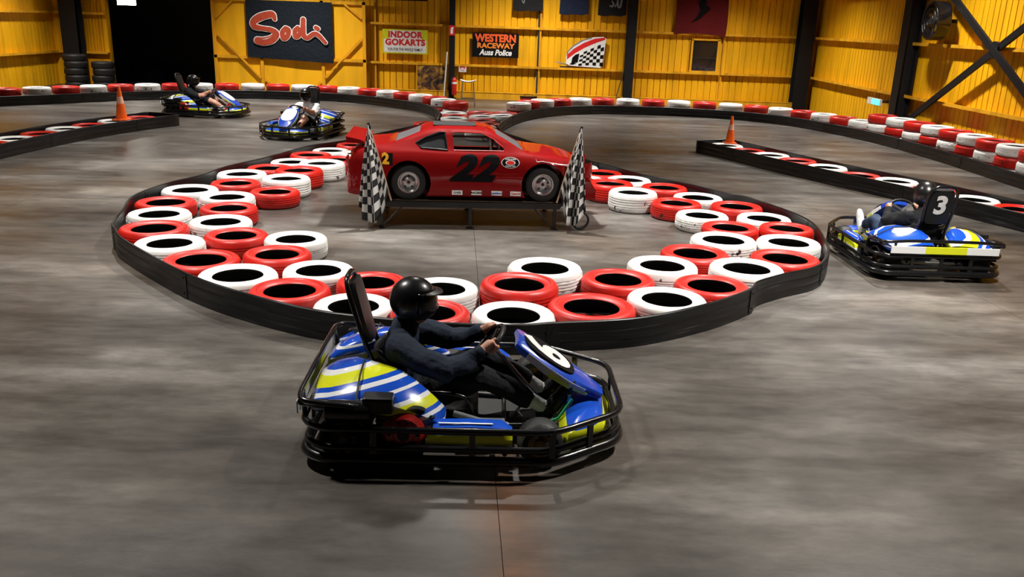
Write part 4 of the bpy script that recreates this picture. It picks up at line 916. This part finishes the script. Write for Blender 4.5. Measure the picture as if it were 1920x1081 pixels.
    # rear fenders over the wheels
    for s in (-1, 1):
        rg = []
        for q in range(11):
            a = R_(25 + q * 13); rg.append([(-.70 + r_ * math.cos(a), s * yy, .145 + r_ * math.sin(a)) for r_, yy in ((.165, .36), (.165, .60), (.152, .60), (.152, .36))])
        MB().loft(rg).build('rear_fender', 'black_plastic', k, 50)
    # engine on the right, fuel tank on the left
    e = MB().box((-.36, -.42, .20), (.30, .22, .18)).box((-.36, -.42, .12), (.34, .24, .04))
    for q in range(6): e.box((-.36, -.42, .14 + q * .028), (.33, .245, .008))
    e = e.build('engine', 'black_metal', k, bevel=.006)
    MB().lathe([(0, -.625), (.05, -.628), (.06, -.62), (.095, -.62), (.105, -.61), (.120, -.595), (.120, -.525), (0, -.525)], 30, ax='Y', c=(-.36, 0, .215)).build('recoil_cover', 'engine_red', e, 35)
    hub = MB().lathe([(0, -.638), (.03, -.638), (.034, -.624), (0, -.62)], 16, ax='Y', c=(-.36, 0, .215))
    for q in range(10): a = q * .6283; hub.box((-.36 + .078 * math.cos(a), -.622, .215 + .078 * math.sin(a)), (.022, .006, .010), rot=Matrix.Rotation(-a, 3, 'Y'))
    hub.build('recoil_vents', 'black_matte', e)
    MB().lathe([(0, -.12), (.055, -.12), (.06, -.10), (.06, .10), (.055, .12), (0, .12)], 18, ax='X', c=(-.66, -.60, .345)).build('muffler', 'black_metal', e, 40)
    MB().box((-.50, -.575, .385), (.17, .11, .095)).build('air_filter', 'black_plastic', e, bevel=.02)
    MB().box((-.25, .44, .20), (.34, .20, .16)).build('fuel_tank', 'black_plastic', k, bevel=.03)
    # bucket seat
    rg = []
    for x_, z_, w_, d_ in ((.04, .13, .17, .02), (-.10, .105, .19, .05), (-.25, .10, .20, .09), (-.40, .15, .205, .13), (-.50, .27, .205, .13), (-.56, .40, .195, .10), (-.60, .50, .17, .06)):
        nrm = Vector((-.3, 0, .95)) if x_ > -.35 else Vector((.93, 0, .35))
        row = []
        for q in range(13):
            u = -1 + q / 6; row.append(Vector((x_, w_ * u, z_)) + nrm * (d_ * u * u))
        rg.append(row)
    b = MB(); n = 13
    V1 = [v for r in rg for v in r]; fs = [(i * n + j, i * n + j + 1, (i + 1) * n + j + 1, (i + 1) * n + j) for i in range(len(rg) - 1) for j in range(n - 1)]
    b.add(V1, fs); so = b.build('seat', 'black_plastic', k, 60); md = so.modifiers.new('shell', 'SOLIDIFY'); md.thickness = .014
    # head rest hoop behind the driver
    MB().tube(spline([(-.50, -.15, .30), (-.60, -.150, .48), (-.70, -.150, .80), (-.735, -.11, .925), (-.74, 0, .945), (-.735, .11, .925), (-.70, .150, .80), (-.60, .150, .48), (-.50, .15, .30)], 5), .016, 8).build('head_rest_hoop', 'black_metal', k, 50)
    rg = []
    for t, w_ in ((0, .095), (.08, .125), (.5, .135), (.9, .125), (1., .095)):
        c = Vector((-.615, 0, .55)).lerp(Vector((-.705, 0, .915)), t); nn = Vector((.97, 0, .24))
        rg.append([c + Vector((0, y_ * w_, 0)) + nn * d_ for y_, d_ in ((-1, -.01), (-.9, .015), (0, .028), (.9, .015), (1, -.01), (.9, -.03), (0, -.036), (-.9, -.03))])
    MB().loft(rg).build('head_rest_pad', 'black_plastic', k, 40)
    for s in (-1, 1): MB().tube([(-.56, s * .16, .40), (-.72, s * .26, .14)], .012).build('seat_stay', 'black_metal', k)
    # side arm rails beside the seat
    for s in (-1, 1): MB().tube(spline([(.02, s * .25, .14), (-.02, s * .26, .27), (-.14, s * .27, .31), (-.30, s * .27, .30), (-.40, s * .27, .22)], 4), .013, 8).build('seat_rail', 'black_metal', k, 50)
    # side pods
    for s in (-1, 1):
        rg = []
        for q in range(15):
            t = q / 14; xx = -.90 + t * .76
            zt = smooth_interp(xx, [(-.90, .375), (-.80, .46), (-.62, .505), (-.45, .49), (-.30, .425), (-.20, .345), (-.14, .28)])
            zl = smooth_interp(xx, [(-.90, .315), (-.80, .31), (-.60, .30), (-.40, .27), (-.14, .21)]); yi = smooth_interp(xx, [(-.90, .08), (-.70, .10), (-.60, .17), (-.4, .26), (-.14, .36)]); yo = smooth_interp(xx, [(-.90, .50), (-.75, .585), (-.4, .60), (-.14, .56)])
            row = []
            for j in range(16):
                a = 2 * math.pi * j / 16; ca, sa = math.cos(a), math.sin(a)
                ex = .55; cx_ = math.copysign(abs(ca) ** ex, ca); sz_ = math.copysign(abs(sa) ** ex, sa)
                yy = (yi + yo) / 2 + (yo - yi) / 2 * cx_; zz = (zt + zl) / 2 + (zt - zl) / 2 * sz_
                if sa > 0: zz -= .11 * max(0, (yy - yi) / (yo - yi)) ** 2 * min(1, (zt - zl) / .12)
                row.append((xx, s * yy, zz))
            rg.append(row)
        pod = MB().loft(rg).build('side_pod', 'livery_pod', k, 60)
        for cx_, cz_, cy_ in ((-.80, .372, .585), (-.30, .335, .565)):
            MB().loft([[(cx_ + .055 * math.cos(2 * math.pi * q / 14) * f_, s * (cy_ + d_), cz_ + .020 * math.sin(2 * math.pi * q / 14) * f_) for q in range(14)] for f_, d_ in ((1, -.03), (1.0, .012), (.75, .012), (.7, .0))]).build('air_scoop', 'black_plastic', pod, 40)
        MB().tube([(-.62, s * .24, .508), (-.62, s * .42, .486), (-.62, s * .605, .39)], .006, 6).build('pod_strap', 'black_plastic', pod)
        sd = MB().loft([[(xx, s * y_, z_) for y_, z_ in ((.50, .10), (.615, .11), (.625, .20), (.60, zz - .01), (.56, zz), (.50, zz - .005))] for xx, zz in ((-.24, .20), (-.20, .265), (.0, .272), (.18, .268), (.24, .225))]).build('side_panel', 'livery_side', k, 40)
        MB().box((-.02, s * .575, .2725), (.30, .012, .003)).build('side_panel_strip', 'decal_white', sd)
    # nose fairing
    rg = []
    for xx, hw, z0, z1 in ((.55, .40, .09, .15), (.59, .485, .08, .19), (.65, .455, .075, .215), (.72, .41, .075, .215), (.79, .35, .08, .195), (.845, .29, .09, .15)):
        row = []
        for j in range(20):
            a = 2 * math.pi * j / 20; ca, sa = math.cos(a), math.sin(a); cx_ = math.copysign(abs(ca) ** .5, ca); sz_ = math.copysign(abs(sa) ** .5, sa)
            zz = (z0 + z1) / 2 + (z1 - z0) / 2 * sz_
            row.append((xx - .03 * abs(cx_), hw * cx_, zz))
        rg.append(row)
    MB().loft(rg).build('nose_fairing', 'livery_nose', k, 50)
    # tilted front panel carrying the number
    A, B = Vector((.27, 0, .585)), Vector((.80, 0, .235)); dv = (B - A); nn = Vector((-dv.z, 0, dv.x)).normalized() * -1
    nn = nn if nn.z > 0 else -nn
    rg = []
    for t, w_, th in ((0, .115, .035), (.06, .135, .05), (.35, .165, .06), (.62, .165, .055), (.85, .115, .045), (1., .07, .03)):
        c = A + dv * t
        rg.append([c + Vector((0, y_ * w_, 0)) + nn * d_ for y_, d_ in ((-1, -th), (-1.02, -.012), (-.90, .004), (0, .012), (.90, .004), (1.02, -.012), (1, -th), (0, -th * .7))])
    fp = MB().loft(rg).build('front_panel', 'kart_blue', k, 40)
    for s in (-1, 1):   # yellow and white flashes on the panel's edges
        MB().loft([[A + dv * t + Vector((0, s * w_ * 1.03, 0)) + nn * d_ for d_ in (-.012, -h_)] + [A + dv * t + Vector((0, s * (w_ * 1.03 + .004), 0)) + nn * d_ for d_ in (-h_, -.012)] for t, w_, h_ in ((.14, .142, .05), (.35, .165, .06), (.62, .165, .056), (.80, .128, .046))]).build('panel_flash', 'kart_white', fp)
        MB().loft([[A + dv * t + Vector((0, s * (w_ * 1.03 + .003), 0)) + nn * d_ for d_ in (-.03, -h_)] + [A + dv * t + Vector((0, s * (w_ * 1.03 + .007), 0)) + nn * d_ for d_ in (-h_, -.03)] for t, w_, h_ in ((.40, .167, .060), (.62, .165, .056), (.84, .118, .045))]).build('panel_flash', 'kart_yellow', fp)
    pts = [(.142 * math.copysign(abs(math.cos(a)) ** .7, math.cos(a)), .185 * math.copysign(abs(math.sin(a)) ** .7, math.sin(a))) for a in [q * 2 * math.pi / 28 for q in range(28)]]
    cc = A + dv * .36; vdir = -dv.normalized()
    MB().prism(pts, .012, .018, fr=lambda u, v, w: tuple(cc + Vector((0, 1, 0)) * u + vdir * v + nn * w)).build('number_field', 'decal_black', fp)
    k['_n'] = 0
    # steering
    sc, sn = Vector((.10, 0, .535)), Vector((-.75, 0, .66)).normalized(); s1 = Vector((.66, 0, .75)).normalized(); s2 = Vector((0, 1, 0))
    sw = MB().tube([sc + s1 * math.cos(a) * .125 + s2 * math.sin(a) * .15 for a in [q * 2 * math.pi / 32 for q in range(32)]], .0145, 8, True).build('steering_wheel', 'black_plastic', k, 60)
    sp = MB()
    for a in (0.9, -.9, 3.14159): sp.bar(sc - sn * .012, sc + s1 * math.cos(a) * .12 + s2 * math.sin(a) * .145, .03, .008, up=sn)
    sp.build('wheel_spokes', 'dark_steel', sw)
    MB().tube([sc - sn * .01, (.44, 0, .14)], .013).build('steering_column', 'steel', k, 50)
    for s in (-1, 1): MB().tube([(.50, s * .14, .085), (.585, s * .14, .26)], .010).box((.585, s * .14, .255), (.018, .09, .05)).build('pedal', 'steel', k)
    MB().tube([(.42, -.24, .11), (.52, -.25, .16), (.60, -.22, .27)], .009).build('cable', 'green_hose', k, 50)
    MB().tube([(-.10, -.30, .20), (.05, -.33, .17), (.22, -.30, .13)], .02).box((.12, -.34, .14), (.16, .08, .07)).build('battery_box', 'decal_grey', k, 50)
    return k
kart0 = kart_tree()

# ------------------------------------------------------------------ drivers
SK, TOP, SLV, TRO, SHN, SOC, SHO = range(7)
def driver_meshes(voxel, splay=0.):
    """seated driver in kart coordinates, grown from tapered limbs fused into one skin"""
    caps = []
    def c(a, b, ra, rb, m): caps.append((Vector(a), Vector(b), ra, rb, m))
    # trunk
    c((-.40, -.06, .19), (-.40, .06, .19), .115, .115, TRO)
    c((-.43, -.05, .27), (-.45, -.06, .42), .110, .118, TOP); c((-.43, .05, .27), (-.45, .06, .42), .110, .118, TOP)
    c((-.45, -.07, .42), (-.43, -.10, .53), .115, .095, TOP); c((-.45, .07, .42), (-.43, .10, .53), .115, .095, TOP)
    c((-.43, -.17, .555), (-.43, .17, .555), .078, .078, TOP); c((-.43, 0, .55), (-.39, 0, .665), .088, .070, TOP)
    c((-.40, 0, .61), (-.38, 0, .70), .056, .056, SK)
    # head with face
    c((-.375, 0, .76), (-.355, 0, .82), .088, .092, SK); c((-.33, 0, .71), (-.33, 0, .76), .062, .070, SK)
    c((-.262, 0, .765), (-.245, 0, .745), .011, .015, SK); c((-.275, -.02, .712), (-.275, .02, .712), .011, .011, SK)
    for s in (-1, 1): c((-.275, s * .032, .785), (-.274, s * .034, .785), .013, .013, SK); c((-.36, s * .092, .77), (-.355, s * .094, .80), .014, .017, SK)
    for s in (-1, 1):
        sh = (-.43, s * .185, .555); el = (-.15, s * .262, .455); wr = (.035, s * .185, .535)
        c(sh, (-.30, s * .235, .505), .082, .076, TOP); c((-.30, s * .235, .505), el, .076, .070, TOP)
        c(el, (-.05, s * .225, .48), .066, .056, SLV); c((-.05, s * .225, .48), wr, .056, .042, SLV); c((.0, s * .20, .518), wr, .046, .044, SLV)
        # hand closed on the rim
        g = Vector((.115, s * .142, .555)); t = Vector((.66, 0, .75)); n_ = Vector((-.75, 0, .66)); o = Vector((0, s, 0))
        kn = [g + t * q + n_ * .024 + o * .020 for q in (.032, .012, -.008, -.027)]
        wrv = Vector(wr)
        c(wrv, g + n_ * .034 + o * .010 + t * .010, .026, .024, SK); c(wrv, kn[0], .022, .016, SK); c(wrv, kn[1], .024, .016, SK); c(wrv, kn[2], .024, .016, SK); c(wrv, kn[3], .022, .015, SK)
        for q, (p, ln) in enumerate(zip(kn, (.92, 1.05, 1.0, .82))):
            a = p; b = p + (o * .014 - n_ * .030) * ln; d = b + (-o * .016 - n_ * .020) * ln; e = d + (-o * .022 + n_ * .004) * ln
            r0 = .0105 - .0008 * q
            c(a, b, r0 + .001, r0, SK); c(b, d, r0, r0 - .001, SK); c(d, e, r0 - .001, r0 - .0022, SK)
        th = g + n_ * .030 - o * .008 - t * .005
        c(wrv.lerp(th, .55), th + t * .018, .015, .0125, SK); c(th + t * .018, g + n_ * .020 - o * .014 + t * .050, .012, .0095, SK)
        # legs
        w_ = splay if s > 0 else 0.          # the left leg may be held out to the side
        hp = (-.38, s * .095, .185); kne = (.06, s * .165 + w_, .375 + w_ * .3); an = (.425, s * .135 + w_, .185 + w_ * .5); F = lambda x, z: (x, s * .135 + w_, z + w_ * .5)
        c(hp, (-.15, s * .14 + w_ * .6, .29), .098, .090, TRO); c((-.15, s * .14 + w_ * .6, .29), kne, .090, .068, TRO); c(kne, (.20, s * .155 + w_, .31 + w_ * .4), .067, .066, SHN); c((.20, s * .155 + w_, .31 + w_ * .4), (.325, s * .143 + w_, .243 + w_ * .5), .066, .058, SHN)
        c((.335, s * .143 + w_, .237 + w_ * .5), an, .046, .042, SOC); c(an, F(.455, .155), .040, .040, SOC)
        c(F(.445, .145), F(.50, .20), .046, .046, SHO); c(F(.49, .185), F(.570, .295), .048, .043, SHO); c(F(.570, .295), F(.595, .335), .043, .034, SHO)
        c(F(.425, .135), F(.46, .13), .038, .038, SHO)
    b = MB()
    for a, d, ra, rb, m_ in caps:
        ax = (d - a); ln = max(ax.length, 1e-5); ax = ax / ln; rg = []
        pts = [(-.999, 0)] + [(-math.cos(q), math.sin(q)) for q in (.5, 1.05)] ; P = []; rr = []
        for cz, sn_ in ((-.99, .14), (-.87, .5), (-.5, .87), (0, 1)): P.append(a + ax * ra * cz); rr.append(ra * sn_)
        for cz, sn_ in ((0, 1), (.5, .87), (.87, .5), (.99, .14)): P.append(d + ax * rb * cz); rr.append(rb * sn_)
        if ln < .001: P = [p + ax * i * 1e-4 for i, p in enumerate(P)]
        b.tube(P, rr, 14)
    o = b.build('driver_tmp', 'skin'); md = o.modifiers.new('r', 'REMESH'); md.mode = 'VOXEL'; md.voxel_size = voxel
    sm = o.modifiers.new('s', 'SMOOTH'); sm.factor = .5; sm.iterations = 3
    me = evaluated_mesh(o, 'body'); bpy.data.objects.remove(o)
    co = np.empty(len(me.vertices) * 3); me.vertices.foreach_get('co', co); co = co.reshape(-1, 3)
    cen = np.empty(len(me.polygons) * 3); me.polygons.foreach_get('center', cen); cen = cen.reshape(-1, 3)
    best = np.full(len(cen), 1e9); mi = np.zeros(len(cen), int)
    for a, d, ra, rb, m_ in caps:
        A = np.array(a); D = np.array(d) - A; t = np.clip(((cen - A) @ D) / (D @ D + 1e-9), 0, 1); dist = np.linalg.norm(cen - A - t[:, None] * D, axis=1) - (ra + (rb - ra) * t)
        q = dist < best; best[q] = dist[q]; mi[q] = m_
    # cloth folds on sleeves, trunk and trousers
    nv = np.array([v.normal for v in me.vertices]); x_, y_, z_ = co.T
    fold = .0065 * np.sin(34 * x_ + 27 * z_ + 9 * y_ + 2 * np.sin(17 * y_)) * np.sin(9 * z_ - 6 * x_ + 1) + .004 * np.sin(55 * z_ - 30 * y_ + 14 * x_)
    bestv = np.full(len(co), 1e9); mv = np.zeros(len(co), int)
    for a, d, ra, rb, m_ in caps:
        A = np.array(a); D = np.array(d) - A; t = np.clip(((co - A) @ D) / (D @ D + 1e-9), 0, 1); dist = np.linalg.norm(co - A - t[:, None] * D, axis=1) - (ra + (rb - ra) * t)
        q = dist < bestv; bestv[q] = dist[q]; mv[q] = m_
    cl = np.isin(mv, (TOP, SLV, TRO, SHN)); co[cl] += nv[cl] * (fold[cl] + .003)[:, None]
    me.vertices.foreach_set('co', co.ravel())
    me.materials.clear()
    for q in range(7): me.materials.append(MATS['skin'])
    me.polygons.foreach_set('material_index', mi.tolist()); me.polygons.foreach_set('use_smooth', [True] * len(me.polygons)); me.update()
    return me
def helmet(parent):
    # shell: ellipsoid with a face opening and a flat lower rim
    c0 = Vector((-.362, 0, .795)); nu, nv = 40, 26; vs = []; fs = []
    def P(u, v, gr=0.):
        a = 2 * math.pi * u / nu; b = math.pi * v / nv; x, y, z = math.sin(b) * math.cos(a), math.sin(b) * math.sin(a), math.cos(b)
        rx = .142 + (.012 if z < -.2 and x > .3 else 0)
        return c0 + Vector((x * (rx + gr), y * (.124 + gr), z * (.142 + gr) if z > -.78 else -.78 * (.142 + gr)))
    op = lambda u, v: abs(((u + .5) / nu * 360 + 180) % 360 - 180) < 68 and 9 <= v < 17
    for v in range(nv + 1):
        for u in range(nu): vs.append(P(u, v))
    for v in range(nv):
        for u in range(nu):
            if v >= 21 or op(u, v): continue
            fs.append((v * nu + u, v * nu + (u + 1) % nu, (v + 1) * nu + (u + 1) % nu, (v + 1) * nu + u))
    b = MB(); b.add(vs, fs); me = b.mesh('helmet', 'helmet_black', 60)
    bm = bmesh.new(); bm.from_mesh(me); bmesh.ops.delete(bm, geom=[v for v in bm.verts if not v.link_faces], context='VERTS'); bmesh.ops.remove_doubles(bm, verts=bm.verts, dist=1e-5); bm.to_mesh(me); bm.free(); smooth_by_angle(me, 60)
    h = link('helmet', me, parent); md = h.modifiers.new('shell', 'SOLIDIFY'); md.thickness = .012; md.offset = -1
    vs = []; fs = []; us = list(range(-8, 9)); vv = list(range(9, 18))
    for v in vv:
        for u in us: vs.append(P(u, v, .004))
    n = len(us); fs = [(j * n + i, j * n + i + 1, (j + 1) * n + i + 1, (j + 1) * n + i) for j in range(len(vv) - 1) for i in range(n - 1)]
    b = MB(); b.add(vs, fs); vo = b.build('visor', 'visor', h, 60); md = vo.modifiers.new('shell', 'SOLIDIFY'); md.thickness = .003; md.offset = -1
    rg = []
    for q in range(13):
        u = -6 + q; p = P(u, 9, .002); d = Vector((p.x - c0.x, p.y - c0.y, 0)).normalized(); ln = .045 * (1 - (u / 7) ** 2) + .004
        rg.append([p, p + d * ln + Vector((0, 0, -.008)), p + d * ln + Vector((0, 0, -.014)), p + Vector((0, 0, -.010))])
    MB().loft(rg).build('peak', 'helmet_black', h, 50)
    return h
def person(loc, rz, label, mats, mesh):
    o = tag(empty('person', loc, rz), label, 'person')
    me = mesh.copy()
    for q, mn in enumerate(mats): me.materials[q] = MATS[mn]
    link('body', me, o); return o, helmet(o)
def kart(loc, rz, label, first=False):
    k = kart0 if first else copy_tree(kart0)
    k.location = loc; k.rotation_euler = (0, 0, rz); tag(k, label, 'go-kart', 'blue white and yellow rental karts on the track'); return k
fpA, fpB = Vector((.27, 0, .585)), Vector((.80, 0, .235)); fdv = (fpB - fpA); fnn = Vector((.55, 0, .83)).normalized()
def front_no(k, body):
    fp = [c for c in k.children if c.name.startswith('front_panel')][0]; fnn_ = Vector((-fdv.z, 0, fdv.x)).normalized()
    c = fpA + fdv * .36 + fnn_ * .0205
    lettering('number', body, 'decal_white', fp, frame(c, (0, 1, 0), -fdv), .44, extrude=.001, offset=.016, sx=1.02)
hero = driver_meshes(.0055); far = driver_meshes(.011); splayed = driver_meshes(.009, .13)
K6 = ((-.225, 4.86, 0), R_(1.5)); K3 = ((4.33, 9.32, 0), R_(91)); K1 = ((-7.42, 20.85, 0), R_(-4)); K2 = ((-4.48, 17.75, 0), R_(-101))
k3 = kart(*K3, 'blue white and yellow go-kart with number 3 on its black head rest'); k1 = kart(*K1, 'go-kart approaching past the yellow sliding door, driven by a bare-legged driver'); k2 = kart(*K2, 'go-kart turning beside the far end of the tyre island, driven by a driver in white')
k6 = kart(*K6, 'blue white and yellow go-kart with white number 6 on its front panel', True)
front_no(k6, '6')
for kk in (k1, k2):
    pn = [c for c in kk.children if c.name.startswith('front_panel')][0]
    nf = [c for c in pn.children if c.name.startswith('number_field')][0]; nf.data = nf.data.copy(); nf.data.materials[0] = MATS['decal_white']
hr = [c for c in k3.children if c.name.startswith('head_rest_pad')][0]
c0, c1 = Vector((-.615, 0, .55)), Vector((-.705, 0, .915)); nb = Vector((-.97, 0, -.24))
lettering('number', '3', 'decal_white', hr, frame(c0.lerp(c1, .55) + nb * .038, (0, -1, 0), c1 - c0), .27, extrude=.001, offset=.010)
person(*K6, 'driver in navy jacket and black helmet steering the kart with number 6', ['skin', 'navy_cloth', 'navy_cloth', 'black_cloth', 'black_cloth', 'sock_white', 'black_shoe'], hero)
person(*K3, 'driver in black top and blue jeans in the kart with number 3', ['skin', 'black_cloth', 'black_cloth', 'jeans', 'jeans', 'sock_white', 'grey_shoe'], splayed)
person(*K1, 'driver in black t-shirt and shorts with bare legs near the sliding door', ['skin', 'black_cloth', 'skin', 'black_cloth', 'skin', 'sock_white', 'red_paint'], far)
person(*K2, 'driver in white t-shirt and black helmet facing the viewer', ['skin', 'white_cloth', 'skin', 'black_cloth', 'skin', 'sock_white', 'black_shoe'], far)
